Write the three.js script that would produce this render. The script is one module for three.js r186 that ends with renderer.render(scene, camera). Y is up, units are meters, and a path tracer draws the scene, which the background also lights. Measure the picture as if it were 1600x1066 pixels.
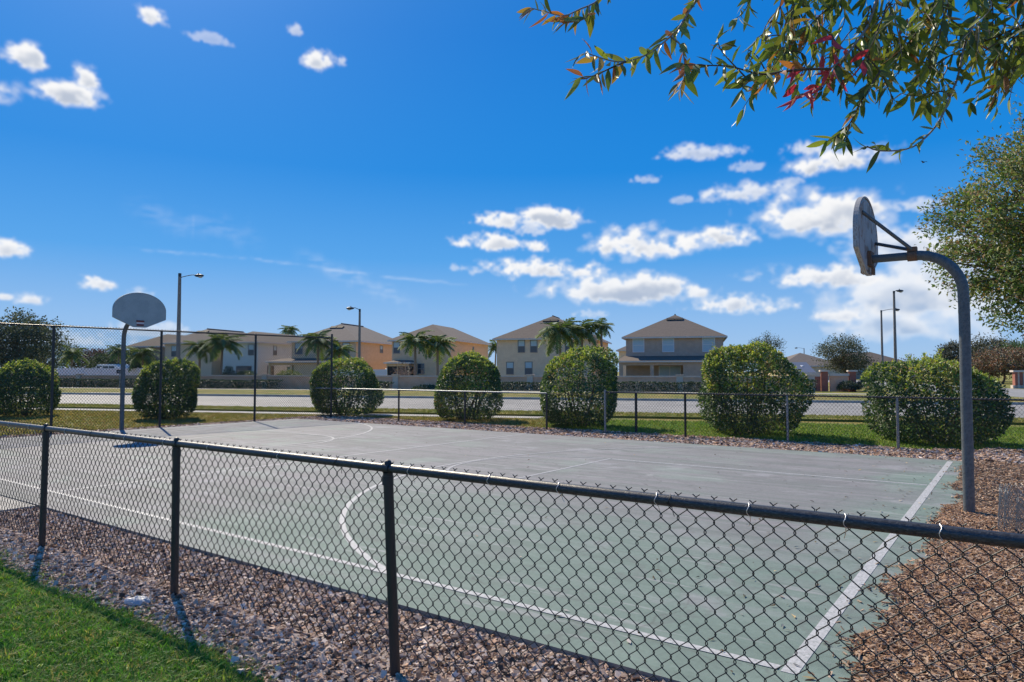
import * as THREE from 'three';
import { mergeGeometries } from 'three/addons/utils/BufferGeometryUtils.js';

// ---------------------------------------------------------------- camera, sun, exposure
const scene = new THREE.Scene();
const camera = new THREE.PerspectiveCamera(52.11, 1600 / 1066, 0.05, 3000);
camera.position.set(0, 1.6, 0);
camera.rotation.x = Math.atan(47 / 1090);
const renderer = new THREE.WebGLRenderer({ antialias: true });
renderer.toneMapping = THREE.LinearToneMapping;
renderer.toneMappingExposure = 1.2;
renderer.shadowMap.enabled = true;
const SUN = new THREE.Vector3(-0.515 * 0.766, 0.643, -0.857 * 0.766).normalize();
const sun = new THREE.DirectionalLight(new THREE.Color().setRGB(1, 0.88, 0.68), 5.0);
sun.name = 'sun';
sun.position.copy(SUN).multiplyScalar(120);
sun.castShadow = true;
sun.shadow.radius = 1;
sun.shadow.mapSize.set(4096, 4096);
Object.assign(sun.shadow.camera, { left: -90, right: 60, top: 80, bottom: -60, near: 1, far: 320 });
scene.add(sun, sun.target);

// ---------------------------------------------------------------- random numbers and noise
function rngOf(seed) { let s = seed >>> 0; return () => { s = (s + 0x6d2b79f5) | 0; let t = Math.imul(s ^ (s >>> 15), 1 | s); t = (t + Math.imul(t ^ (t >>> 7), 61 | t)) ^ t; return ((t ^ (t >>> 14)) >>> 0) / 4294967296; }; }
const hash2 = (x, y, s) => { let h = Math.imul(x | 0, 374761393) + Math.imul(y | 0, 668265263) + Math.imul(s | 0, 2147483647 - 19); h = Math.imul(h ^ (h >>> 13), 1274126177); return ((h ^ (h >>> 16)) >>> 0) / 4294967296; };
const mod = (a, n) => ((a % n) + n) % n;
function vnoise(x, y, s, px = 0, py = 0) {
  const ix = Math.floor(x), iy = Math.floor(y), fx = x - ix, fy = y - iy, u = fx * fx * (3 - 2 * fx), v = fy * fy * (3 - 2 * fy);
  const X = px ? (k) => mod(k, px) : (k) => k, Y = py ? (k) => mod(k, py) : (k) => k;
  const a = hash2(X(ix), Y(iy), s), b = hash2(X(ix + 1), Y(iy), s), c = hash2(X(ix), Y(iy + 1), s), d = hash2(X(ix + 1), Y(iy + 1), s);
  return a + (b - a) * u + (c - a) * v + (a - b - c + d) * u * v;
}
function fbm(x, y, s, oct = 4, px = 0, py = 0) { let r = 0, a = 0.5, n = 0; for (let i = 0; i < oct; i++) { r += a * vnoise(x, y, s + i * 7, px, py); n += a; a *= 0.5; x *= 2; y *= 2; px *= 2; py *= 2; } return r / n; }
const clamp = (x, a = 0, b = 1) => Math.min(b, Math.max(a, x));
const sstep = (a, b, x) => { const t = clamp((x - a) / (b - a)); return t * t * (3 - 2 * t); };
const mix = (a, b, t) => a + (b - a) * t;
const mix3 = (a, b, t) => [mix(a[0], b[0], t), mix(a[1], b[1], t), mix(a[2], b[2], t)];
const RGB = (r, g, b) => new THREE.Color().setRGB(r, g, b);

// ---------------------------------------------------------------- sky: clear air with small cumulus, one equirectangular picture
{
  const W = 2816, H = 1408, data = new Float32Array(W * H * 4), D2R = Math.PI / 180;
  const stops = [[-90, [0.2, 0.3, 0.42]], [-1, [0.36, 0.52, 0.74]], [0, [0.34, 0.49, 0.68]], [4, [0.23, 0.42, 0.70]], [9, [0.075, 0.305, 0.68]], [16, [0.010, 0.205, 0.61]], [26, [0.002, 0.16, 0.55]], [45, [0.012, 0.13, 0.45]], [90, [0.028, 0.115, 0.34]]];
  const base = (el) => { for (let i = 1; i < stops.length; i++) if (el <= stops[i][0]) return mix3(stops[i - 1][1], stops[i][1], (el - stops[i - 1][0]) / (stops[i][0] - stops[i - 1][0])); return stops.at(-1)[1]; };
  for (let row = 0; row < H; row++) {
    const el = ((row + 0.5) / H - 0.5) * 180, c0 = base(el), y = Math.sin(el * D2R), cy = Math.cos(el * D2R);
    for (let col = 0; col < W; col++) {
      const ph = ((col + 0.5) / W - 0.5) * 2 * Math.PI, x = Math.cos(ph) * cy, z = Math.sin(ph) * cy, g = Math.acos(clamp(x * SUN.x + y * SUN.y + z * SUN.z, -1, 1)) / D2R;
      const k = 0.2 * Math.exp(-g / 13) + 1.2 * Math.exp(-g / 4), i = (row * W + col) * 4;
      data[i] = c0[0] + k * 0.72; data[i + 1] = c0[1] + k * 0.9; data[i + 2] = c0[2] + k; data[i + 3] = 1;
    }
  }
  // clouds: [azimuth, elevation, half width, half height, thin] in degrees, azimuth 0 = -z, growing towards +x
  const clouds = [[-35.53, 20.31, 1.37, 0.77], [-31.98, 19.83, 0.74, 0.77], [-32.91, 18.63, 1.81, 0.93], [-27.69, 24.55, 1.02, 0.56], [-15.71, 23.51, 0.95, 0.75], [-17.66, 25.41, 0.59, 0.34, 0.6], [-14.01, 23.58, 0.3, 0.4, 0.6], [-35.94, 7.99, 0.84, 0.63], [-31.0, 6.04, 0.98, 0.49], [-34.69, 4.76, 0.94, 0.39], [-28.19, 5.6, 0.74, 0.37], [-36.1, 4.89, 0.49, 0.21],
    [-1.32, 12.2, 1.59, 0.61], [3.28, 12.29, 2.37, 0.91], [-1.48, 10.4, 2.86, 0.67], [2.22, 10.09, 0.84, 0.46], [1.48, 11.48, 1.16, 0.61, 0.6], [10.21, 9.94, 4.04, 1.32], [2.01, 8.23, 4.31, 0.78], [9.16, 6.53, 5.16, 1.34], [17.85, 5.05, 3.09, 0.7], [15.57, 16.91, 2.44, 0.62, 0.7], [23.37, 16.52, 1.6, 0.45, 0.7], [25.43, 15.32, 3.29, 1.03], [19.02, 13.63, 2.61, 0.86, 0.8], [17.2, 10.35, 1.91, 0.88],
    [24.17, 11.21, 4.67, 1.77], [30.65, 11.6, 1.62, 0.48, 0.6], [28.99, 8.72, 3.33, 1.27, 0.8], [24.31, 6.94, 4.03, 0.95], [29.72, 5.25, 4.19, 1.82, 0.8], [25.13, 4.04, 1.37, 0.52], [28.87, 3.13, 3.32, 1.38, 0.7], [32.46, 6.43, 3.95, 2.64, 0.7], [33.87, 3.49, 3.15, 2.18, 0.6], [22.0, 14.2, 0.7, 0.4, 0.4], [-23.5, 23.9, 1.4, 0.35, 0.3], [10.8, 15.2, 1.1, 0.3, 0.3], [-33.0, 2.2, 3, 0.5, 0.5], [-27.5, 3.0, 2.2, 0.6, 0.6], [14, 13.5, 0.8, 0.3, 0.35], [-4.6, 8.4, 0.5, 0.3, 0.4], [6.5, 4.6, 0.9, 0.35, 0.4], [19, 15.6, 1.0, 0.4, 0.4]];
  const rr = rngOf(77);
  for (let i = 0; i < 60; i++) { const az = 38 + rr() * 284, el = 3 + 22 * rr() * rr() + 6 * rr(), w = 1.2 + rr() * 3.5; clouds.push([az > 180 ? az - 360 : az, el, w, w * (0.25 + 0.2 * rr()), rr() < 0.4 ? 0.6 : 1]); }
  clouds.forEach(([az, el, hw, hh, thin = 1], n) => {
    const r0 = Math.floor(((el - hh * 2.2) / 180 + 0.5) * H), r1 = Math.ceil(((el + hh * 2.2) / 180 + 0.5) * H), dc = Math.ceil(hw * 1.9 / 360 * W), cc = ((az - 90) / 360 + 0.5) * W;
    const f = 0.8 / Math.max(0.45, hh), flatBase = 1.5;
    const body = (a, e) => { const dx = (a - az) / (hw * 1.08), dy = (e - el) / (hh * 1.1), wx = fbm(a * f * 0.9 + n * 17, e * f * 1.1, 5 + n, 3) - 0.5, x = dx + wx * 0.8, y = dy * (dy < 0 ? flatBase : 0.9) + wx * 0.35 + 0.12 * x; return 0.92 - (x * x * 0.85 + y * y) + (fbm(a * f * 0.55 + n * 9, e * f * 0.8, 41 + n, 3) - 0.5) * 2.0; };
    for (let row = Math.max(r0, 0); row <= r1 && row < H; row++) for (let col = Math.floor(cc) - dc; col <= cc + dc; col++) {
      const e = ((row + 0.5) / H - 0.5) * 180, a = ((col + 0.5) / W - 0.5) * 360 + 90;
      if (e < 0.3) continue;
      const edge = sstep(2.7, 1.5, Math.abs((a - az) / hw) + Math.abs((e - el) / hh)); if (edge <= 0) continue;
      const b0 = body(a, e); if (b0 < -0.9) continue;
      const fine = fbm(a * f * 2.2 + n * 3.1, e * f * 3.0, 23 + n, 5) - 0.5, bill = Math.abs(fbm(a * f * 2.8 + n, e * f * 3.4, 67 + n, 4) - 0.5), v = b0 + fine * 1.3 - bill * 1.1 + 0.1;
      const solid = sstep(0.1, 0.62, v), wisp = 0.42 * sstep(-0.55, 0.5, b0 + fine * 2.2), al = Math.max(thin < 1 ? solid * thin : solid, wisp) * edge;
      if (al <= 0.004) continue;
      const up = body(a - hw * 0.12, e + hh * 0.38) + fine * 0.6, sh = sstep(0.25, 1.2, up) * sstep(0.2, 1.0, v) * clamp(hh / 1.0, 0.35, 1);
      const c = mix3([0.8, 0.8, 0.805], [0.36, 0.42, 0.53], sh * 0.95), i = (row * W + mod(col, W)) * 4, far = sstep(10, 1, e) * 0.25;
      for (let k = 0; k < 3; k++) data[i + k] = mix(data[i + k], mix(c[k], data[i + k], far), al);
    }
  });
  // a thin contrail and faint cirrus streaks
  const streak = (pts, w, amt, seed) => {
    for (let s = 1; s < pts.length; s++) {
      const [a0, e0] = pts[s - 1], [a1, e1] = pts[s];
      for (let row = Math.floor((Math.min(e0, e1) - w * 3) / 180 * H + H / 2); row <= (Math.max(e0, e1) + w * 3) / 180 * H + H / 2; row++) for (let col = Math.floor(((a0 - 90) / 360 + 0.5) * W); col < ((a1 - 90) / 360 + 0.5) * W; col++) {
        const e = ((row + 0.5) / H - 0.5) * 180, a = ((col + 0.5) / W - 0.5) * 360 + 90, t = (a - a0) / (a1 - a0), d = (e - mix(e0, e1, t) + (fbm(a * 1.2, 3, seed, 3) - 0.5) * w * 2) / w;
        const al = (s === 1 ? sstep(0, 0.6, t) : 1) * (s === pts.length - 1 ? sstep(1, 0.4, t) : 1) * Math.exp(-d * d) * amt * sstep(0.25, 0.65, fbm(a * 0.9, e * 4, seed + 3, 4)), i = (row * W + mod(col, W)) * 4;
        for (let k = 0; k < 3; k++) data[i + k] = mix(data[i + k], 0.9, al);
      }
    }
  };
  streak([[-31, 8.77], [-20.7, 8.68], [-12.5, 7.79], [-1.5, 6.9]], 0.09, 0.2, 91);
  streak([[-30, 11.8], [-24.8, 11.0], [-19, 10.2]], 0.7, 0.08, 95);
  streak([[-18, 9.2], [-13, 7.6], [-7, 5.3]], 0.55, 0.12, 97);
  const sky = new THREE.DataTexture(data, W, H, THREE.RGBAFormat, THREE.FloatType);
  sky.mapping = THREE.EquirectangularReflectionMapping; sky.magFilter = THREE.LinearFilter; sky.needsUpdate = true;
  scene.background = sky; scene.environment = sky;
}

// ---------------------------------------------------------------- textures
function tex(w, h, fn, color = true) {
  const d = new Uint8Array(w * h * 4);
  for (let y = 0; y < h; y++) for (let x = 0; x < w; x++) {
    const c = fn(x, y), i = (y * w + x) * 4, g = (v) => clamp(color ? (v <= 0.0031308 ? v * 12.92 : 1.055 * Math.pow(v, 1 / 2.4) - 0.055) : v) * 255;
    if (typeof c === 'number') d[i] = d[i + 1] = d[i + 2] = g(c); else { d[i] = g(c[0]); d[i + 1] = g(c[1]); d[i + 2] = g(c[2]); }
    d[i + 3] = 255;
  }
  const t = new THREE.DataTexture(d, w, h);
  t.wrapS = t.wrapT = THREE.RepeatWrapping; t.magFilter = THREE.LinearFilter; t.colorSpace = color ? THREE.SRGBColorSpace : THREE.NoColorSpace; t.needsUpdate = true;
  return t;
}
const scaled = (t, rx, ry = rx) => { const c = t.clone(); c.repeat.set(rx, ry); c.needsUpdate = true; return c; };
const fineNoise = tex(512, 512, (x, y) => fbm(x / 8, y / 8, 3, 4, 64, 64), false);
const coarseNoise = tex(512, 512, (x, y) => 0.6 * fbm(x / 64, y / 64, 9, 5, 8, 8) + 0.4 * fbm(x / 6.4, y / 6.4, 13, 2, 80, 80), false);
const mottled = (a, b, seed, s = 32, c = null) => tex(512, 512, (x, y) => {
  const n = sstep(0.3, 0.7, fbm(x / s, y / s, seed, 5, 512 / s, 512 / s)), g = 0.82 + 0.36 * vnoise(x / 2, y / 2, seed + 50, 256, 256); let k = mix3(a, b, n);
  if (c) k = mix3(k, c, sstep(0.6, 0.75, fbm(x / 16, y / 16, seed + 31, 4, 32, 32)));
  return k.map((v) => v * g);
});
const std = (o) => new THREE.MeshStandardMaterial({ roughness: 0.85, ...o });
const phys = (o) => new THREE.MeshPhysicalMaterial(o);
const plain = (r, g, b, rough = 0.8, o = {}) => std({ color: RGB(r, g, b), roughness: rough, ...o });

// ---------------------------------------------------------------- places: the court's own axes (s along the court, t across it) and the road's (a along, b away)
const P0 = new THREE.Vector3(5.089, 0, -7.835), E1 = new THREE.Vector3(-0.80902, 0, -0.58779), E2 = new THREE.Vector3(0.58779, 0, -0.80902), COURT_TURN = 144 * Math.PI / 180;
const CT = (s, t, y = 0) => new THREE.Vector3().copy(P0).addScaledVector(E1, s).addScaledVector(E2, t).setY(y);
const toST = (x, z) => [(x - P0.x) * E1.x + (z - P0.z) * E1.z, (x - P0.x) * E2.x + (z - P0.z) * E2.z];
const R0 = new THREE.Vector3(11.4, 0, -25), RR = new THREE.Vector3(0.9659, 0, 0.2588), RM = new THREE.Vector3(0.2588, 0, -0.9659), ROAD_TURN = -15 * Math.PI / 180;
const RD = (a, b, y = 0) => new THREE.Vector3().copy(R0).addScaledVector(RR, a).addScaledVector(RM, b).setY(y);

// ---------------------------------------------------------------- object helpers
const taken = {};
function numbered(n) { const k = taken[n] = (taken[n] ?? -1) + 1; return k ? n + '_' + String(k).padStart(3, '0') : n; }
function mesh(name, geo, mat, parent) { const m = new THREE.Mesh(geo, mat); m.name = name; m.castShadow = m.receiveShadow = true; parent?.add(m); return m; }
function thing(name, label, category, pos, turn = 0, group) {
  const o = new THREE.Group(); o.name = numbered(name); o.position.copy(pos ?? new THREE.Vector3()); o.rotation.y = turn;
  o.userData = { label, category }; if (group) o.userData.group = group; scene.add(o); return o;
}
function structure(name, geo, mat, pos, turn = 0) { const m = mesh(numbered(name), geo, mat, scene); if (pos) m.position.copy(pos); m.rotation.y = turn; m.userData.kind = 'structure'; return m; }
function stuff(name, o, label, category) { o.name = numbered(name); o.castShadow = o.receiveShadow = true; o.userData = { kind: 'stuff', label, category }; scene.add(o); return o; }
const box = (x0, x1, y0, y1, z0, z1) => new THREE.BoxGeometry(x1 - x0, y1 - y0, z1 - z0).translate((x0 + x1) / 2, (y0 + y1) / 2, (z0 + z1) / 2);
const cyl = (r0, r1, h, n = 16) => new THREE.CylinderGeometry(r1, r0, h, n).translate(0, h / 2, 0);
function metreUV(g, k = 1) { // box-projected uv in metres
  g = g.index ? g.toNonIndexed() : g; if (!g.attributes.normal) g.computeVertexNormals();
  const p = g.attributes.position, n = g.attributes.normal, uv = new Float32Array(p.count * 2);
  for (let i = 0; i < p.count; i++) { const ax = Math.abs(n.getX(i)), ay = Math.abs(n.getY(i)), az = Math.abs(n.getZ(i)); const [u, v] = ay > ax && ay > az ? [p.getX(i), p.getZ(i)] : ax > az ? [p.getZ(i), p.getY(i)] : [p.getX(i), p.getY(i)]; uv[i * 2] = u * k; uv[i * 2 + 1] = v * k; }
  return g.setAttribute('uv', new THREE.BufferAttribute(uv, 2));
}
const tube = (pts, r, n = 24, sides = 6) => new THREE.TubeGeometry(new THREE.CatmullRomCurve3(pts.map((p) => p.isVector3 ? p : new THREE.Vector3(...p))), n, r, sides);
function taper(pts, r0, r1, n = 16, sides = 7) { // a tapering limb along a curve
  const curve = new THREE.CatmullRomCurve3(pts.map((p) => p.isVector3 ? p : new THREE.Vector3(...p))), g = new THREE.TubeGeometry(curve, n, 1, sides), p = g.attributes.position, c = new THREE.Vector3();
  for (let i = 0; i <= n; i++) { curve.getPointAt(i / n, c); const r = mix(r0, r1, i / n); for (let j = 0; j <= sides; j++) { const k = i * (sides + 1) + j; p.setXYZ(k, c.x + (p.getX(k) - c.x) * r, c.y + (p.getY(k) - c.y) * r, c.z + (p.getZ(k) - c.z) * r); } }
  return g;
}
function flat(pts, depth, holes = []) { // outline in (x, z), top face at y = 0, uv in metres
  const s = new THREE.Shape(pts.map(([x, z]) => new THREE.Vector2(x, z))); for (const h of holes) s.holes.push(new THREE.Path(h.map(([x, z]) => new THREE.Vector2(x, z))));
  return new THREE.ExtrudeGeometry(s, { depth, bevelEnabled: false }).rotateX(Math.PI / 2);
}
// a cloud of small folded leaves: at(rng) gives [point, outward direction]; tint(rng, point) a linear colour
function leafCloud(seed, count, at, size, tint, slim = 0.45, droop = 0) {
  const rng = rngOf(seed), pos = new Float32Array(count * 12), nor = new Float32Array(count * 12), col = new Float32Array(count * 12), idx = new Uint32Array(count * 6);
  const d = new THREE.Vector3(), s = new THREE.Vector3(), n = new THREE.Vector3(), q = new THREE.Vector3(), rnd = () => rng() * 2 - 1;
  for (let i = 0; i < count; i++) {
    const [p, o] = at(rng), L = size * (0.65 + rng() * 0.7), wd = L * slim;
    d.set(rnd() + o.x * 0.7, rnd() + o.y * 0.7 - droop, rnd() + o.z * 0.7).normalize(); q.set(rnd() + o.x, rnd() + o.y + 0.3, rnd() + o.z).normalize();
    s.crossVectors(d, q).normalize(); n.crossVectors(s, d).normalize();
    const c = tint(rng, p), f = L * 0.1;
    const v = [[0, 0, 0], [0.45, wd, f], [1, 0, -f], [0.45, -wd, f]];
    v.forEach(([l, w, u], k) => { const j = (i * 4 + k) * 3; pos[j] = p.x + d.x * L * l + s.x * w * 0.5 + n.x * u; pos[j + 1] = p.y + d.y * L * l + s.y * w * 0.5 + n.y * u; pos[j + 2] = p.z + d.z * L * l + s.z * w * 0.5 + n.z * u; nor[j] = n.x; nor[j + 1] = n.y; nor[j + 2] = n.z; col[j] = c[0]; col[j + 1] = c[1]; col[j + 2] = c[2]; });
    idx.set([i * 4, i * 4 + 1, i * 4 + 2, i * 4, i * 4 + 2, i * 4 + 3], i * 6);
  }
  const g = new THREE.BufferGeometry();
  g.setAttribute('position', new THREE.BufferAttribute(pos, 3)); g.setAttribute('normal', new THREE.BufferAttribute(nor, 3)); g.setAttribute('color', new THREE.BufferAttribute(col, 3)); g.setIndex(new THREE.BufferAttribute(idx, 1));
  return g;
}
const leafMat = phys({ vertexColors: true, roughness: 0.92, transmission: 0.42, thickness: 0, clearcoat: 0.35, clearcoatRoughness: 0.35, side: THREE.DoubleSide });
const dullLeafMat = phys({ vertexColors: true, roughness: 0.98, transmission: 0.35, thickness: 0, side: THREE.DoubleSide });
const shootMat = phys({ vertexColors: true, roughness: 0.92, transmission: 0.58, thickness: 0, clearcoat: 0.25, clearcoatRoughness: 0.35, side: THREE.DoubleSide });
const barkMat = std({ map: scaled(mottled([0.11, 0.085, 0.065], [0.2, 0.165, 0.13], 61, 16), 3), bumpMap: scaled(fineNoise, 4), bumpScale: 0.01, roughness: 0.95 });
const twigMat = plain(0.1, 0.075, 0.055, 0.9);
const pick = (rng, list) => list[Math.floor(rng() * list.length)];
const vary = (rng, c, k = 0.25) => { const m = 1 - k + 2 * k * rng(); return [c[0] * m, c[1] * m, c[2] * m]; };

// ================================================================ THE GROUND
const grassTex = tex(1024, 1024, (x, y) => {
  const a = fbm(x / 128, y / 128, 71, 5, 8, 8), b = fbm(x / 40, y / 40, 75, 4, 25.6 | 0, 25.6 | 0), g = vnoise(x / 1.6, y / 3.2, 5, 640, 320);
  let c = mix3([0.17, 0.2, 0.028], [0.3, 0.25, 0.05], sstep(0.42, 0.62, a)); c = mix3(c, [0.36, 0.25, 0.09], 0.7 * sstep(0.6, 0.72, b));
  return c.map((v) => v * (0.55 + 0.9 * g));
});
const greenTex = tex(1024, 1024, (x, y) => {
  const a = fbm(x / 128, y / 128, 171, 5, 8, 8), g = vnoise(x / 1.6, y / 3.2, 15, 640, 320);
  return mix3([0.1, 0.22, 0.022], [0.18, 0.25, 0.04], sstep(0.45, 0.68, a)).map((v) => v * (0.55 + 0.9 * g));
});
const lawnMat = std({ map: scaled(grassTex, 0.11), bumpMap: scaled(fineNoise, 0.9), bumpScale: 0.05, roughness: 0.95 });
const greenMat = std({ map: scaled(greenTex, 0.13), bumpMap: scaled(fineNoise, 0.9), bumpScale: 0.05, roughness: 0.95 });
structure('lawn', flat([[-900, -1500], [900, -1500], [900, 60], [-900, 60]], 0.5), lawnMat, new THREE.Vector3(0, -0.06, 0));
// greener lawn on the side nearer the street corner: outline wanders
{
  const out = []; const rng = rngOf(8);
  for (let i = 0; i <= 40; i++) out.push([mix(0.5, 26, i / 40), -3.42 + 0.0 * rng()]);
  const back = [[26, -26], [8, -22]];
  for (let i = 0; i <= 30; i++) { const k = i / 30; back.push([mix(8, -12.5, k) + 0.7 * (fbm(i * 0.7, 2, 4, 3) - 0.5), mix(-22, -13.5, k)]); }
  for (let i = 0; i <= 30; i++) { const k = i / 30; back.push([mix(-12.5, -9, k) + 4.5 * (fbm(i * 0.45, 7, 44, 4) - 0.5), mix(-13.5, -3.42, k)]); }
  out.unshift([-9, -3.42]);
  structure('lawn', flat([...out, ...back].map(([a, b]) => [a, -b]), 0.02), greenMat, R0.clone().setY(-0.056), ROAD_TURN);
}
// ---- street
const asphalt = std({ map: scaled(mottled([0.25, 0.245, 0.235], [0.31, 0.3, 0.285], 21, 64, [0.2, 0.195, 0.19]), 0.12), bumpMap: scaled(fineNoise, 2), bumpScale: 0.004, roughness: 0.8 });
const concrete = std({ map: scaled(mottled([0.38, 0.36, 0.32], [0.47, 0.45, 0.40], 27, 64), 0.3), bumpMap: scaled(fineNoise, 2), bumpScale: 0.003, roughness: 0.9 });
const strip = (a0, a1, b0, b1, d = 0.02) => flat([[a0, -b1], [a1, -b1], [a1, -b0], [a0, -b0]], d);
const roadAt = (y) => R0.clone().setY(y);
structure('street', strip(-160, 90, 0, 12.5), asphalt, roadAt(-0.052), ROAD_TURN);
structure('side_street', strip(14, 24, 12.5, 110), asphalt, roadAt(-0.051), ROAD_TURN);
structure('grass_verge', strip(-160, 90, -2.2, -0.02, 0.2), lawnMat, roadAt(0.02), ROAD_TURN);
structure('sidewalk', strip(-160, -10, -3.2, -2.22), concrete, roadAt(-0.048), ROAD_TURN);
for (const [a0, a1] of [[-160, 13.9], [24.1, 90]]) {
  structure('kerb', strip(a0, a1, 12.52, 12.72, 0.3), concrete, roadAt(0.075), ROAD_TURN);
  structure('grass_verge', strip(a0, a1, 12.73, 24, 0.3), lawnMat, roadAt(0.05), ROAD_TURN);
  structure('sidewalk', strip(a0, a1, 24.02, 25.4, 0.3), concrete, roadAt(0.055), ROAD_TURN);
}
structure('driveway_ramp', strip(-46.5, -43, 12.5, 13.4, 0.3), concrete, roadAt(0.082), ROAD_TURN);

// ---- court slab
const courtW = 19.4;
const courtTex = tex(1536, 912, (px, py) => {
  const s = px / 1536 * 19.4, t = py / 912 * 11.6 - 5.95;
  const green = [0.155, 0.215, 0.185], grey = [0.205, 0.2, 0.208], pale = [0.30, 0.30, 0.315];
  const n = fbm(s * 0.55, t * 0.8, 301, 4), st = fbm(s * 0.5, t * 9, 307, 4), fineN = vnoise(px / 1.3, py / 1.3, 311), blot = fbm(s * 2.2, t * 2.2, 313, 4);
  const inside = sstep(-3.6, -1.6, t + (n - 0.5) * 3.2) * sstep(5.9, 4.6, t + (n - 0.5) * 1.5) * sstep(0.2, 1.6, s + (n - 0.5) * 2);
  const left = sstep(3.5, 8, s + (n - 0.5) * 5);
  let c = mix3(green, grey, clamp(Math.max(inside * 0.85, left * 0.9) + (st - 0.5) * 0.7));
  c = c.map((v) => v * (0.78 + 0.44 * st)); c = mix3(c, pale, 0.6 * sstep(0.56, 0.74, blot) * sstep(0.42, 0.66, n));
  const stain = fbm(s * 1.1 + 9, t * 1.3 + 4, 341, 5), ring = Math.abs(stain - 0.5); c = mix3(c, [0.13, 0.135, 0.135], 0.35 * sstep(0.025, 0.0, ring) + 0.3 * sstep(0.6, 0.75, stain));
  const ck = Math.abs(fbm(s * 0.42 + 3, t * 0.42 + 8, 351, 5) - 0.47); c = mix3(c, [0.09, 0.095, 0.09], 0.55 * sstep(0.0022, 0.0006, ck));
  c = mix3(c, [0.36, 0.36, 0.365], 0.5 * sstep(0.68, 0.8, fbm(s * 1.2, t * 14, 353, 4)));
  c = mix3(c, [0.25, 0.33, 0.28], 0.3 * sstep(0.55, 0.75, fbm(s * 1.1 + 40, t * 1.4, 317, 4)));
  c = mix3(c, [0.44, 0.44, 0.44], 0.55 * sstep(0.62, 0.75, fbm(s * 3, t * 3, 331, 4)) * Math.exp(-(((s - 4.4) / 0.5) ** 2 + ((t - 0.6) / 0.5) ** 2)));
  return c.map((v) => v * (0.9 + 0.2 * fineN));
});
courtTex.wrapS = courtTex.wrapT = THREE.ClampToEdgeWrapping;
courtTex.repeat.set(1 / 19.4, 1 / 11.6); courtTex.offset.set(0, 5.95 / 11.6);
const courtMat = std({ map: courtTex, bumpMap: scaled(fineNoise, 5), bumpScale: 0.0015, roughness: 0.82 });
const court = structure('basketball_court', flat([[0.05, -5.85], [19.25, -5.85], [19.25, 5.48], [0.05, 5.48]], 0.12), courtMat, P0, COURT_TURN);
const paint = std({ map: scaled(mottled([0.40, 0.40, 0.40], [0.5, 0.5, 0.5], 29, 16, [0.31, 0.33, 0.32]), 2), roughness: 0.7 });
const faint = std({ map: scaled(mottled([0.33, 0.335, 0.34], [0.43, 0.43, 0.435], 33, 16, [0.27, 0.275, 0.28]), 2), roughness: 0.7 });
const lineTo = (s0, t0, s1, t1, w, m = paint, y = 0.0028) => { const dx = s1 - s0, dz = t1 - t0, l = Math.hypot(dx, dz), nx = -dz / l * w / 2, nz = dx / l * w / 2; const g = flat([[s0 + nx, t0 + nz], [s1 + nx, t1 + nz], [s1 - nx, t1 - nz], [s0 - nx, t0 - nz]], 0.002); g.translate(0, y, 0); mesh('painted_line', g, m, court); };
const arcTo = (cs, ct, r, a0, a1, w, m = paint, y = 0.0038) => { const o = [], n = 48; for (let i = 0; i <= n; i++) { const a = mix(a0, a1, i / n); o.push([cs + (r + w / 2) * Math.cos(a), ct + (r + w / 2) * Math.sin(a)]); } for (let i = n; i >= 0; i--) { const a = mix(a0, a1, i / n); o.push([cs + (r - w / 2) * Math.cos(a), ct + (r - w / 2) * Math.sin(a)]); } const g = flat(o, 0.002); g.translate(0, y, 0); mesh('painted_line', g, m, court); };
lineTo(0.54, -5.42, 0.54, 5.28, 0.085); lineTo(0.60, -5.38, 18.8, -5.36, 0.062, paint, 0.0048); lineTo(18.85, -5.4, 18.85, 5.3, 0.08);
lineTo(9.9, -5.32, 9.75, 5.4, 0.06, faint, 0.0028);
lineTo(0.6, 2.08, 5.55, 2.08, 0.055); lineTo(0.6, -1.46, 5.55, -1.46, 0.045, faint); lineTo(5.6, -1.48, 5.6, 2.1, 0.05, faint);
lineTo(13.85, 2.05, 18.8, 2.05, 0.04, faint); lineTo(13.85, -1.5, 18.8, -1.5, 0.04, faint); lineTo(13.8, -1.52, 13.8, 2.07, 0.04, faint);
const aTo = (dt, r) => Math.asin(dt / r);
arcTo(1.62, 0.13, 5.83, -aTo(5.47, 5.83), -0.35, 0.06, paint, 0.0038); arcTo(1.62, 0.13, 5.83, -0.35, 0.1, 0.055, faint, 0.0038); arcTo(1.62, 0.13, 5.83, 0.1, aTo(5.25, 5.83), 0.055, faint, 0.0038); arcTo(5.6, 0.3, 1.78, -1.5, 1.5, 0.05, faint, 0.0038);
arcTo(17.9, 0.15, 5.5, Math.PI - aTo(5.2, 5.5), Math.PI + aTo(5.45, 5.5), 0.055, faint, 0.0038); arcTo(13.8, 0.3, 1.72, Math.PI / 2, Math.PI * 1.5, 0.05, faint, 0.0038);
arcTo(13.8, 0.3, 1.72, -Math.PI / 2, Math.PI / 2, 0.05, faint, 0.0038);

// ---- concrete walk that meets the court at its side
structure('concrete_walk', flat([[9.05, -12], [11.5, -12], [11.5, -5.87], [9.05, -5.87]], 0.1), concrete, P0.clone().setY(-0.004), COURT_TURN);

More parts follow.
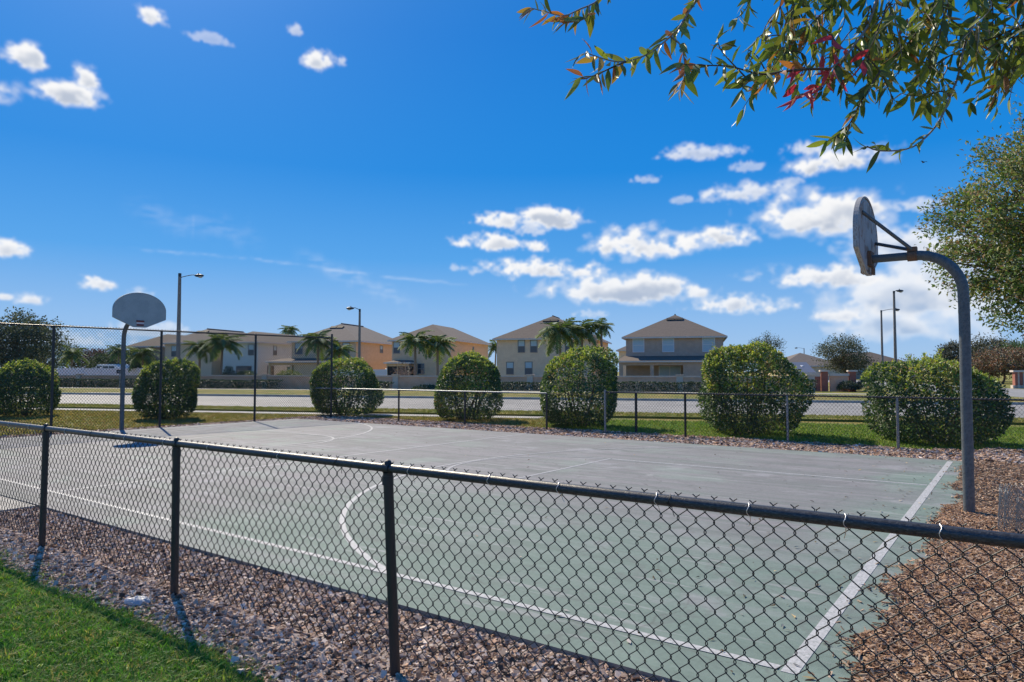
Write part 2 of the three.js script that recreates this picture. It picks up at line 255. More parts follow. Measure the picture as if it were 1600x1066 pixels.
// ---- mulch beds: a sheet with its own relief, and loose bark on it
const edgeS = (t) => 0.22 + 0.34 * (fbm(t * 1.3 + 5, 1, 401, 3) - 0.5) + 0.16 * (fbm(t * 6, 4, 403, 3) - 0.5);
const lawnEdge = (s) => -7.0 + 0.16 * (fbm(s * 1.6, 9, 405, 3) - 0.5) - (s < 3.4 ? (3.4 - s) * 0.18 : 0);
const mulchHeight = (s, t) => { const n = 0.02 * (fbm(s * 3, t * 3, 411, 3) - 0.5) + 0.012 * (fbm(s * 11, t * 11, 413, 2) - 0.5), up = sstep(0.05, -0.07, s - edgeS(t)), onSlab = s > 0.02 && s - edgeS(t) < 0 && t > -5.9 && t < 5.5; const h = mix(-0.048, 0.02, up) + n * (0.4 + 0.6 * up); return onSlab ? Math.max(h, 0.008) : h; };
const mulchTex = tex(1024, 1024, (x, y) => {
  const g = vnoise(x / 3, y / 7, 421, 341, 146), h = vnoise(x / 8, y / 3, 423, 128, 341), n = fbm(x / 64, y / 64, 425, 4, 16, 16);
  return mix3([0.035, 0.024, 0.019], [0.17, 0.115, 0.085], clamp(0.55 * g + 0.6 * h - 0.25 + 0.3 * (n - 0.5)));
});
const mulchMat = std({ map: scaled(mulchTex, 0.9), bumpMap: scaled(fineNoise, 2.5), bumpScale: 0.04, roughness: 0.95 });
function sheet(s0, s1, t0, t1, step, height, keep = () => true) {
  const ns = Math.round((s1 - s0) / step), nt = Math.round((t1 - t0) / step), pos = [], uv = [], idx = [], id = (i, j) => i * (nt + 1) + j;
  for (let i = 0; i <= ns; i++) for (let j = 0; j <= nt; j++) { const s = mix(s0, s1, i / ns), t = mix(t0, t1, j / nt); pos.push(s, height(s, t), t); uv.push(s, t); }
  for (let i = 0; i < ns; i++) for (let j = 0; j < nt; j++) if (keep(mix(s0, s1, (i + 0.5) / ns), mix(t0, t1, (j + 0.5) / nt))) idx.push(id(i, j), id(i, j + 1), id(i + 1, j), id(i + 1, j), id(i, j + 1), id(i + 1, j + 1));
  const g = new THREE.BufferGeometry(); g.setAttribute('position', new THREE.Float32BufferAttribute(pos, 3)); g.setAttribute('uv', new THREE.Float32BufferAttribute(uv, 2)); g.setIndex(idx); g.computeVertexNormals(); return g;
}
const inMulch = (s, t) => t > lawnEdge(s) && (t < 7.55 + 0.25 * (fbm(s * 0.9, 3, 407, 3) - 0.5) * 2 + (s < 1 ? 0.3 : 0)) && s > -8 && s < 20.1 && !(s > 9.05 && s < 11.5 && t < -5.85);
structure('mulch_bed', sheet(-8, 20.1, -8.6, 8.2, 0.09, mulchHeight, (s, t) => inMulch(s, t) && !(s > 0.8 && t > -5.7 && t < 5.35 && s < 19.1)), mulchMat, P0, COURT_TURN);
// bark pieces: a low faceted chunk and a long shred
function chip(seed, lx, ly, lz) { const r = rngOf(seed), g = new THREE.BoxGeometry(lx, ly, lz, 1, 1, 1), p = g.attributes.position, m = new Map(); for (let i = 0; i < p.count; i++) { const k = [p.getX(i), p.getY(i), p.getZ(i)].map((v) => Math.sign(v)).join(); if (!m.has(k)) m.set(k, [0.55 + 0.55 * r(), 0.4 + 0.8 * r(), 0.55 + 0.55 * r()]); const f = m.get(k); p.setXYZ(i, p.getX(i) * f[0], p.getY(i) * f[1], p.getZ(i) * f[2]); } const q = g.toNonIndexed(); q.computeVertexNormals(); return q; }
const chipMat = phys({ roughness: 1, specularIntensity: 0.25, bumpMap: scaled(fineNoise, 0.5), bumpScale: 0.002 });
function scatter(name, label, geo, count, seed, region, tints, tilt, yUp) {
  const rng = rngOf(seed), im = new THREE.InstancedMesh(geo, chipMat, count), m = new THREE.Matrix4(), q = new THREE.Quaternion(), e = new THREE.Euler(), v = new THREE.Vector3(), sc = new THREE.Vector3(), c = new THREE.Color();
  let n = 0, guard = 0;
  while (n < count && guard++ < count * 6) {
    const p = region(rng); if (!p) continue;
    const [s, t, lift = 0] = p, k = 0.55 + 0.9 * rng() * rng() + 0.3 * rng();
    e.set((rng() - 0.5) * tilt, rng() * 6.283, (rng() - 0.5) * tilt); q.setFromEuler(e); v.copy(CT(s, t)); v.y = mulchHeight(s, t) + lift + yUp * (0.3 + rng()); sc.set(k, 0.7 + 0.6 * rng(), k);
    m.compose(v, q, sc); im.setMatrixAt(n, m); const b = vary(rng, pick(rng, tints), 0.3); c.setRGB(...b); im.setColorAt(n, c); n++;
  }
  im.count = n; return stuff(name, im, label, 'mulch');
}
const nuggetTints = [[0.5, 0.375, 0.295], [0.6, 0.47, 0.38], [0.38, 0.28, 0.215], [0.7, 0.58, 0.49], [0.15, 0.095, 0.07], [0.54, 0.365, 0.265]];
const shredTints = [[0.46, 0.29, 0.175], [0.56, 0.38, 0.25], [0.36, 0.21, 0.13], [0.64, 0.48, 0.34], [0.2, 0.115, 0.07], [0.5, 0.3, 0.18]];
const ok = (s, t) => inMulch(s, t) && !(s > edgeS(t) && t > -5.86 && t < 5.5 && s < 19.25);
for (const [i, g] of [chip(1, 0.06, 0.018, 0.036), chip(2, 0.036, 0.018, 0.028), chip(3, 0.078, 0.013, 0.026)].entries())
  scatter('bark_nuggets', ['pinkish grey bark nuggets spread along the front fence', 'small chunky bark nuggets between court and front fence', 'flat grey bark flakes under the front fence'][i], g, 11500, 501 + i, (r) => { const s = mix(0.1, 9.4, r()), t = mix(-7.5, -5.86, r()); return ok(s, t) && t > lawnEdge(s) - 0.05 ? [s, t] : null; }, nuggetTints, 1.1, 0.012);
scatter('bark_shreds', 'fine bark litter among the nuggets by the front fence', chip(31, 0.03, 0.006, 0.008), 16000, 561, (r) => { const s = mix(0.1, 9.4, r()), t = mix(-7.5, -5.86, r()); return ok(s, t) ? [s, t] : null; }, [...shredTints, ...nuggetTints], 0.9, 0.022);
for (const [i, g] of [chip(11, 0.06, 0.008, 0.011), chip(12, 0.042, 0.007, 0.013), chip(13, 0.085, 0.007, 0.009)].entries())
  scatter('bark_shreds', ['shredded brown bark around the curved hoop pole', 'short tan bark shreds beside the end of the court', 'long thin bark shreds by the end line'][i], g, 52000, 521 + i, (r) => { const near = r() < 0.62, s = near ? mix(-3.4, 0.6, r()) : mix(-7.8, 0.6, r()), t = near ? mix(-8, 0.5, r()) : mix(-1, 8.2, r()); const over = s - edgeS(t); return inMulch(s, t) && (over < 0 || r() < Math.exp(-over / 0.035)) && over < 0.3 ? [s, t, over > 0 ? Math.max(0, -mulchHeight(s, t)) : 0] : null; }, shredTints, 0.8, 0.01);
scatter('bark_chips', 'brown bark chips along the far fence', chip(21, 0.085, 0.024, 0.05), 21000, 541, (r) => { const s = mix(-0.5, 20.1, r()), t = mix(5.49, 7.9, r()); return ok(s, t) ? [s, t] : null; }, [...shredTints.slice(0, 3), ...nuggetTints], 1.0, 0.02);
scatter('bark_chips', 'bark chips along the tall end fence', chip(22, 0.085, 0.024, 0.05), 5200, 543, (r) => { const s = mix(19.26, 20.1, r()), t = mix(-7, 6.9, r()); return ok(s, t) ? [s, t] : null; }, nuggetTints, 1.0, 0.02);
// leaves blown onto the court
{
  const rng = rngOf(551), g = leafCloud(552, 260, (r) => { const k = r(); const s = k < 0.6 ? mix(0.35, 2.6, r() * r()) : mix(0.5, 15, r()), t = mix(-5.6, 5.2, r()); return [new THREE.Vector3(s, 0.008, t), new THREE.Vector3()]; }, 0.06, (r) => vary(r, pick(r, [[0.2, 0.11, 0.05], [0.11, 0.065, 0.035], [0.42, 0.3, 0.12]])), 0.35);
  const p = g.attributes.position; for (let i = 0; i < p.count; i++) p.setY(i, 0.008 + 0.25 * Math.abs(p.getY(i) - 0.008));
  const m = new THREE.Mesh(g, dullLeafMat); m.position.copy(P0); m.rotation.y = COURT_TURN; stuff('fallen_leaves', m, 'small brown fallen leaves lying on the court', 'leaves'); rng();
}
// ---- grass blades
function tuftGeo(seed, n, h, spread, wd) {
  const r = rngOf(seed), pos = [], idx = [];
  for (let i = 0; i < n; i++) { const a = r() * 6.283, x = (r() - 0.5) * spread, z = (r() - 0.5) * spread, l = h * (0.55 + 0.7 * r()), b = l * (0.35 + 0.9 * r()), cx = Math.cos(a), cz = Math.sin(a), w = wd * (0.7 + 0.6 * r()), k = pos.length / 3;
    pos.push(x - cz * w, 0, z + cx * w, x + cz * w, 0, z - cx * w, x + cx * b * 0.4 - cz * w * 0.9, l * 0.62, z + cz * b * 0.4 + cx * w * 0.9, x + cx * b * 0.4 + cz * w * 0.9, l * 0.62, z + cz * b * 0.4 - cx * w * 0.9, x + cx * b, l * 0.85, z + cz * b);
    idx.push(k, k + 1, k + 2, k + 1, k + 3, k + 2, k + 2, k + 3, k + 4); }
  const g = new THREE.BufferGeometry(); g.setAttribute('position', new THREE.Float32BufferAttribute(pos, 3)); g.setIndex(idx); g.computeVertexNormals(); return g;
}
const bladeMat = phys({ roughness: 0.9, transmission: 0.5, thickness: 0, specularIntensity: 0.5, clearcoat: 0.12, clearcoatRoughness: 0.3, side: THREE.DoubleSide });
function grass(name, label, geo, count, seed, region, tints, y, kMin = 0.7, kMax = 1.3) {
  const rng = rngOf(seed), im = new THREE.InstancedMesh(geo, bladeMat, count), m = new THREE.Matrix4(), q = new THREE.Quaternion(), e = new THREE.Euler(), sc = new THREE.Vector3(), c = new THREE.Color(); let n = 0, guard = 0;
  while (n < count && guard++ < count * 6) { const p = region(rng); if (!p) continue; e.set((rng() - 0.5) * 0.5, rng() * 6.283, (rng() - 0.5) * 0.5); q.setFromEuler(e); const k = mix(kMin, kMax, rng()) * (p.k ?? 1); sc.set(k, k, k); p.y = y; m.compose(p, q, sc); im.setMatrixAt(n, m); c.setRGB(...vary(rng, pick(rng, tints), 0.3)); im.setColorAt(n, c); n++; }
  im.count = n; return stuff(name, im, label, 'grass');
}
const greens = [[0.1, 0.29, 0.02], [0.14, 0.36, 0.025], [0.06, 0.18, 0.016], [0.2, 0.42, 0.03], [0.3, 0.42, 0.04], [0.08, 0.22, 0.018], [0.42, 0.37, 0.1]];
const frontLawn = (r) => { const s = mix(-0.5, 9.6, r()), t = mix(-9.6, -6.75, r()), e = lawnEdge(s), over = t - e; if (s > 9 && s < 11.5) return null; if (over > 0 && r() > Math.exp(-over / 0.07)) return null; const p = CT(s, t); if (p.z > -0.7) return null; p.k = over > -0.1 ? 0.8 : 1; return p; };
for (let i = 0; i < 3; i++) grass('front_lawn_grass', ['lush green grass blades in the near corner lawn', 'bright green grass tufts beside the bark', 'short broad grass blades below the front fence'][i], tuftGeo(601 + i, 6, 0.062, 0.05, 0.0027), 26000, 611 + i, frontLawn, greens, -0.062);
const farTuft = tuftGeo(641, 7, 0.06, 0.14, 0.006);
grass('far_lawn_grass', 'green grass between far fence and street', farTuft, 26000, 651, (r) => { const a = mix(-9, 14, r()), b = mix(-16, -3.5, r()), p = RD(a, b), [s, t] = toST(p.x, p.z); return (t > 7.5 || s < -8) && !inMulch(s, t) && s < 12 ? p : null; }, [[0.16, 0.28, 0.028], [0.2, 0.31, 0.034], [0.29, 0.34, 0.06]], -0.06);
grass('far_lawn_grass', 'dry olive grass beyond the tall fence', farTuft, 24000, 653, (r) => { const a = mix(-40, -8, r()), b = mix(-15, -3.5, r()), p = RD(a, b), [s, t] = toST(p.x, p.z); return (t > 7.5 || s > 20) && !inMulch(s, t) ? p : null; }, [[0.25, 0.24, 0.04], [0.34, 0.28, 0.06], [0.42, 0.3, 0.1], [0.2, 0.21, 0.03]], -0.06, 0.6, 1.1);
grass('verge_grass', 'grass on the near kerb strip', farTuft, 9000, 657, (r) => RD(mix(-35, 16, r()), mix(-2.2, -0.05, r())), [[0.24, 0.26, 0.04], [0.3, 0.28, 0.06], [0.18, 0.23, 0.03]], 0.015, 0.6, 1.1);

// ================================================================ FENCES
const black = std({ color: RGB(0.022, 0.024, 0.027), roughness: 0.42, bumpMap: scaled(fineNoise, 3), bumpScale: 0.0006 });
const blackRail = std({ map: scaled(mottled([0.026, 0.028, 0.033], [0.05, 0.053, 0.06], 81, 16, [0.075, 0.078, 0.085]), 1, 9), roughness: 0.4, bumpMap: scaled(fineNoise, 1, 12), bumpScale: 0.0008 });
const wireMat = std({ color: RGB(0.016, 0.019, 0.019), roughness: 0.38 });
const galv = std({ map: scaled(mottled([0.2, 0.22, 0.24], [0.3, 0.32, 0.34], 83, 32), 2, 4), roughness: 0.45, metalness: 0.6 });
const bright = std({ color: RGB(0.75, 0.75, 0.76), roughness: 0.35, metalness: 0.7 });
// one woven length of chain link: zigzag wires that hook into their neighbours, local x along the fence, y up
function chainLink(len, y0, y1, { W = 0.076, Hd = 0.088, r = 0.0024, sides = 5, knuckle = true, seed = 1, lean = () => 0, barbs = true }) {
  const n = Math.round(len / (W / 2)), step = len / n, pos = [], nor = [], idx = [], rng = rngOf(seed), a = step / 2 + r * 0.9, half = Math.floor((y1 - y0) / (Hd / 2));
  const push = (path) => {
    const b0 = pos.length / 3, m = path.length;
    for (let i = 0; i < m; i++) {
      const p = path[i], u = path[Math.max(0, i - 1)], v = path[Math.min(m - 1, i + 1)]; let tx = v[0] - u[0], ty = v[1] - u[1]; const l = Math.hypot(tx, ty) || 1; tx /= l; ty /= l;
      for (let k = 0; k < sides; k++) { const f = k / sides * 6.28319, c = Math.cos(f), s = Math.sin(f); pos.push(p[0] - ty * c * r, p[1] + tx * c * r, p[2] + s * r); nor.push(-ty * c, tx * c, s); }
    }
    for (let i = 0; i < m - 1; i++) for (let k = 0; k < sides; k++) { const q = b0 + i * sides + k, w = b0 + i * sides + (k + 1) % sides; idx.push(q, w, q + sides, w, w + sides, q + sides); }
  };
  for (let i = 0; i < n; i++) {
    const xc = (i + 0.5) * step, path = [], kn = Hd * 0.07, jx = (rng() - 0.5) * 0.003; let top = y1;
    for (let k = 0; k <= half; k++) {
      const y = top - k * Hd / 2, side = (i + k) % 2 ? 1 : -1, x = xc + side * a + jx + 0.004 * (vnoise(xc * 3, y * 3, seed) - 0.5), z = lean(xc, y) + 0.0015 * (k % 2 ? 1 : -1);
      if (k === 0 && barbs) path.push([x + side * 0.012, y + 0.015, z + 0.003]);
      if (knuckle) path.push([x, y + kn, z + 0.0015 * side], [x + side * 0.0012, y, z - 0.001 * side], [x, y - kn, z - 0.0015 * side]); else path.push([x, y, z]);
    }
    push(path);
  }
  const g = new THREE.BufferGeometry(); g.setAttribute('position', new THREE.Float32BufferAttribute(pos, 3)); g.setAttribute('normal', new THREE.Float32BufferAttribute(nor, 3)); g.setIndex(idx); return g;
}
const rod = (x0, x1, y, z, r, n = 14) => new THREE.CylinderGeometry(r, r, x1 - x0, n).rotateZ(Math.PI / 2).translate((x0 + x1) / 2, y, z);
// ---- front fence, local x = s, local z = t
{
  const f = thing('chain_link_fence', 'low black chain link fence in the foreground with loose wire ties', 'fence', CT(0, -6.6), COURT_TURN);
  const posts = [-3.3, -0.78, 2.27, 4.54, 6.88, 9.2, 11.6], leans = [0, 0, 0.07, 0.012, -0.02, 0, 0], railY = 1.066, RAD = 0.0235;
  posts.forEach((s, i) => {
    const g = cyl(0.0275, 0.0275, 1.11, 18).translate(0, -0.07, 0), p = g.attributes.position; for (let k = 0; k < p.count; k++) p.setX(k, p.getX(k) + s + leans[i] * clamp(p.getY(k)));
    const post = mesh('post', g, black, f), x = s + leans[i];
    const cap = mesh('loop_cap', mergeGeometries([new THREE.CylinderGeometry(0.0315, 0.0315, 0.05, 18).translate(x, 1.0, 0), new THREE.CylinderGeometry(0.0305, 0.0305, 0.046, 18).rotateZ(Math.PI / 2).translate(x, railY, 0), new THREE.SphereGeometry(0.021, 12, 8).translate(x, railY + 0.026, 0)]), black, post);
    cap.castShadow = true;
  });
  for (let i = 1; i < posts.length; i++) {
    const s0 = posts[i - 1] + leans[i - 1], s1 = posts[i] + leans[i];
    mesh('top_rail', rod(s0 + 0.024, s1 - 0.024, railY, 0, RAD, 20), blackRail, f);
    const g = chainLink(s1 - s0, 0.0, railY + 0.017, { seed: 700 + i, lean: (x, y) => 0.031 + 0.014 * Math.sin(x * 2.1 + i) * (1 - clamp(y)) + 0.01 * (fbm(x * 1.5, y * 2, 40 + i, 2) - 0.5) }).translate(s0, 0, 0);
    mesh('chain_link_mesh', g, wireMat, f);
  }
  mesh('rail_sleeve', rod(5.5, 5.62, railY, 0, RAD + 0.0022, 20), blackRail, f);
  const rng = rngOf(707);
  const ties = [-0.27, 0.02, 0.36, 0.68, 0.74, 1.22, 1.62, 2.16, 2.75, 3.3, 4.1, 4.7, 5.3, 5.9, 6.4, 7.2, 7.7];
  ties.forEach((s, i) => {
    const pts = [], r = RAD + 0.003; for (let k = 0; k <= 20; k++) { const a = k / 20 * 5.6 + 0.6; pts.push([s + 0.006 * k / 20 + 0.004 * Math.sin(k), railY + r * Math.cos(a) * 1.02, 0.004 + (r + 0.004) * Math.sin(a)]); }
    pts.push([s + 0.012, railY - 0.045, 0.03], [s + 0.012 + 0.02 * (rng() - 0.5), railY - 0.07, 0.036]);
    mesh('wire_tie', tube(pts, 0.0016, 50, 5), i % 5 === 3 ? wireMat : bright, f);
  });
}
// ---- low fence along the far side
{
  const f = thing('chain_link_fence', 'low black chain link fence between court and round bushes', 'fence', CT(0, 7.1), COURT_TURN);
  const left = [20.1, 15.9, 13.1, 10.15, 8.32], zl = (s) => -0.15, right = [8.32, 6.19, 3.82, 1.6, -0.7, -3.0, -5.4], zr = (s) => mix(-0.15, 0.2, sstep(8.3, 4, s));
  left.forEach((s, i) => { if (i) mesh('post', cyl(0.029, 0.029, i === 4 ? 1.17 : 1.03, 12).translate(s, -0.06, zl(s)), i === 4 ? galv : black, f); });
  right.forEach((s, i) => { if (i) mesh('post', cyl(0.029, 0.029, 1.1, 12).translate(s, -0.06, zr(s)), i === 2 || i === 3 ? galv : black, f); });
  mesh('post', cyl(0.035, 0.035, 1.08, 12).translate(7.75, -0.06, 0.5), black, f);
  for (let i = 1; i < left.length; i++) {
    const s0 = left[i], s1 = left[i - 1];
    if (i < 4) mesh('top_rail', rod(s0, s1, 0.985, -0.15, 0.021, 10), galv, f);
    mesh('chain_link_mesh', chainLink(s1 - s0, -0.03, 0.99, { r: 0.0035, sides: 3, knuckle: false, seed: 720 + i, barbs: false }).translate(s0, 0, -0.12), wireMat, f);
  }
  mesh('tension_wire', rod(8.32, 10.15, 0.97, -0.15, 0.004, 6), wireMat, f);
  for (let i = 1; i < right.length; i++) {
    const s0 = right[i], s1 = right[i - 1], L = s1 - s0, z0 = zr(s0), z1 = zr(s1);
    const bar = new THREE.CylinderGeometry(0.02, 0.02, Math.hypot(L, z1 - z0), 10).rotateZ(Math.PI / 2).rotateY(-Math.atan2(z1 - z0, L)).translate((s0 + s1) / 2, 1.045, (z0 + z1) / 2);
    mesh('top_rail', bar, blackRail, f);
    mesh('chain_link_mesh', chainLink(L, -0.03, 1.075, { r: 0.0035, sides: 3, knuckle: false, seed: 730 + i, lean: (x) => mix(z0, z1, x / L) - 0.03 }).translate(s0, 0, 0), wireMat, f);
  }
}
// ---- tall fence behind the far hoop, local x = t
{
  const f = thing('tall_chain_link_fence', 'tall black chain link fence behind the half moon backboard', 'fence', CT(19.62, 0), COURT_TURN + Math.PI / 2);
  // local x runs against t here, so x = -t
  const ts = [-7.4, -4.6, -1.75, 1.0, 3.9, 6.75], top = 2.76, off = (t) => (t > 0 ? 0.09 * t : 0.0);
  ts.forEach((t, i) => mesh('post', cyl(0.034, 0.034, i === 5 ? top + 0.2 : top + 0.05, 12).translate(-t, -0.06, -off(t)), black, f));
  for (let i = 1; i < ts.length; i++) {
    const t0 = ts[i - 1], t1 = ts[i], L = Math.hypot(t1 - t0, off(t1) - off(t0)), turn = Math.atan2(off(t1) - off(t0), t1 - t0);
    const put = (g) => g.rotateY(turn * -1).translate(-t1, 0, -off(t1));
    mesh('top_rail', put(rod(0, L, top, 0, 0.022, 10)), black, f);
    mesh('chain_link_mesh', put(chainLink(L, 0.0, top + 0.03, { r: 0.0046, sides: 3, knuckle: false, seed: 740 + i }).translate(0, 0, 0.028)), wireMat, f);
  }
}
// ---- roll of wire mesh lying on the bark at the side
{
  const o = thing('wire_mesh_roll', 'standing roll of grey wire mesh on the bark beside the hoop pole', 'wire roll', new THREE.Vector3(5.22, -0.02, -6.75), 0.4);
  const roll = (r0, r1, h, seed) => { const turns = 6.4, len = turns * (r0 + r1) / 2, g = chainLink(len, 0, h, { W: 0.06, Hd: 0.068, r: 0.0022, sides: 4, knuckle: false, seed }), p = g.attributes.position; for (let i = 0; i < p.count; i++) { const a = p.getX(i) / len * turns, r = mix(r0, r1, p.getX(i) / len) + p.getZ(i) + 0.012 * Math.sin(a * 5 + p.getY(i) * 6); p.setXYZ(i, r * Math.cos(a), p.getY(i) + 0.03 * Math.sin(a), r * Math.sin(a)); } g.computeVertexNormals(); return g; };
  mesh('outer_wrap', roll(0.47, 0.45, 0.49, 751), galv, o); mesh('middle_wrap', roll(0.43, 0.4, 0.48, 752), galv, o); mesh('inner_wrap', roll(0.34, 0.3, 0.40, 753), galv, o);
}

// ================================================================ BASKETBALL HOOPS
const polePaint = std({ map: scaled(mottled([0.085, 0.1, 0.108], [0.12, 0.135, 0.143], 85, 32, [0.07, 0.075, 0.08]), 9, 1), roughness: 0.5, metalness: 0.1, bumpMap: scaled(fineNoise, 14, 2), bumpScale: 0.001 });
const boardPaint = std({ map: scaled(mottled([0.31, 0.35, 0.345], [0.345, 0.385, 0.38], 87, 64), 0.8), roughness: 0.6 });
const boardBack = std({ map: scaled(tex(512, 512, (x, y) => { const n = fbm(x / 64, y / 64, 91, 5, 8, 8), m = fbm(x / 40, y / 90, 95, 5, 12, 5), g = 0.88 + 0.24 * vnoise(x / 2, y / 2, 97, 256, 256); let c = mix3([0.44, 0.44, 0.43], [0.33, 0.33, 0.33], n); c = mix3(c, [0.17, 0.14, 0.12], 0.8 * sstep(0.58, 0.68, m)); c = mix3(c, [0.24, 0.13, 0.07], 0.7 * sstep(0.66, 0.74, n)); return c.map((v) => v * g); }), 0.9), roughness: 0.75 });
const rust = std({ map: mottled([0.12, 0.07, 0.045], [0.2, 0.12, 0.075], 99, 16), roughness: 0.85 });
function fan(depth, inset = 0) { const s = new THREE.Shape(), w = 0.685 - inset, b = inset; s.moveTo(-0.16, b); s.lineTo(0.16, b); s.lineTo(w, 0.235 + b * 0.3); s.lineTo(w, 0.44); s.absellipse(0, 0.44, w, 0.47 - inset, 0, Math.PI, false); s.lineTo(-w, 0.235 + b * 0.3); s.lineTo(-0.16, b); return new THREE.ExtrudeGeometry(s, { depth, bevelEnabled: true, bevelSize: 0.008, bevelThickness: 0.008, bevelSegments: 2 }); }
// local +z is the way the board looks; the pole stands at the origin
function hoop(label, pos, turn, reach, back) {
  const o = thing('basketball_hoop', label, 'hoop', pos, turn), armY = 2.95, bend = 0.46;
  const path = [[0, -0.1, 0], [0, 1.2, 0], [0, armY - bend, 0]]; for (let i = 1; i <= 8; i++) { const a = i / 8 * Math.PI / 2; path.push([0, armY - bend + bend * Math.sin(a), bend * (1 - Math.cos(a))]); }
  const curve = new THREE.CurvePath(), v = path.map((p) => new THREE.Vector3(...p)); for (let i = 1; i < v.length; i++) curve.add(new THREE.LineCurve3(v[i - 1], v[i]));
  mesh('pole', new THREE.TubeGeometry(new THREE.CatmullRomCurve3(v, false, 'centripetal'), 60, 0.057, 20), polePaint, o);
  mesh('arm', new THREE.CylinderGeometry(0.048, 0.048, reach - bend + 0.02, 16).rotateX(Math.PI / 2).translate(0, armY, (reach + bend) / 2 - 0.01), polePaint, o);
  mesh('sleeve', mergeGeometries([new THREE.CylinderGeometry(0.064, 0.064, 0.1, 18).rotateX(Math.PI / 2).translate(0, armY, bend + 0.03), box(-0.05, 0.05, armY + 0.05, armY + 0.1, bend - 0.02, bend + 0.08)]), rust, o);
  const by = armY - 0.17, board = new THREE.Group(); board.name = 'backboard'; board.position.set(0, by, reach); o.add(board);
  mesh('panel', fan(0.02), boardPaint, board); mesh('back_skin', fan(0.004, 0.035).translate(0, 0, -0.012), boardBack, board);
  const rimG = []; for (const [x0, y0, x1, y1] of [[-0.16, 0, 0.16, 0], [0.16, 0, 0.685, 0.235], [-0.16, 0, -0.685, 0.235], [0.685, 0.235, 0.685, 0.44], [-0.685, 0.235, -0.685, 0.44]]) { const l = Math.hypot(x1 - x0, y1 - y0); rimG.push(box(-l / 2, l / 2, -0.011, 0.011, -0.022, 0.031).rotateZ(Math.atan2(y1 - y0, x1 - x0)).translate((x0 + x1) / 2, (y0 + y1) / 2, 0)); }
  for (let i = 0; i < 28; i++) { const a = (i + 0.5) / 28 * Math.PI; rimG.push(box(-0.034, 0.034, -0.011, 0.011, -0.022, 0.031).rotateZ(Math.atan2(0.47 * Math.cos(a), -0.685 * Math.sin(a))).translate(0.685 * Math.cos(a), 0.44 + 0.47 * Math.sin(a), 0)); }
  mesh('edge_band', mergeGeometries(rimG), back ? boardBack : boardPaint, board);
  mesh('mounting_plate', box(-0.11, 0.11, 0.08, 0.26, -0.06, -0.0215), rust, board);
  for (const sx of [-1, 1]) mesh('brace', taper([[sx * 0.03, armY + 0.07, bend + 0.03], sx > 0 ? [0.4, by + 0.68, reach - 0.02] : [-0.52, by + 0.44, reach - 0.02]], 0.021, 0.021, 2, 8), polePaint, o);
  if (!back) { const red = plain(0.16, 0.035, 0.035, 0.7), wht = plain(0.62, 0.55, 0.54, 0.7); mesh('rim_bracket', box(-0.1, 0.1, 0.13, 0.175, 0.03, 0.05), red, board); mesh('rim_bracket', box(-0.09, 0.09, 0.03, 0.075, 0.03, 0.05), red, board); mesh('bracket_plate', box(-0.1, 0.1, 0.0751, 0.1299, 0.03, 0.04), wht, board); }
  else mesh('rim_bracket', mergeGeometries([box(-0.09, 0.09, 0.0, 0.12, 0.03, 0.06), box(-0.05, 0.05, -0.02, 0.06, -0.08, -0.05)]), rust, board);
  return o;
}
const faceAlong = Math.atan2(E1.x, E1.z);
hoop('curved grey pole hoop on bark, weathered back of backboard seen', CT(0, 0), faceAlong, 0.97, true);
hoop('far hoop with grey half moon backboard in front of tall fence', CT(19.42, -0.1), faceAlong + Math.PI, 0.86, false);

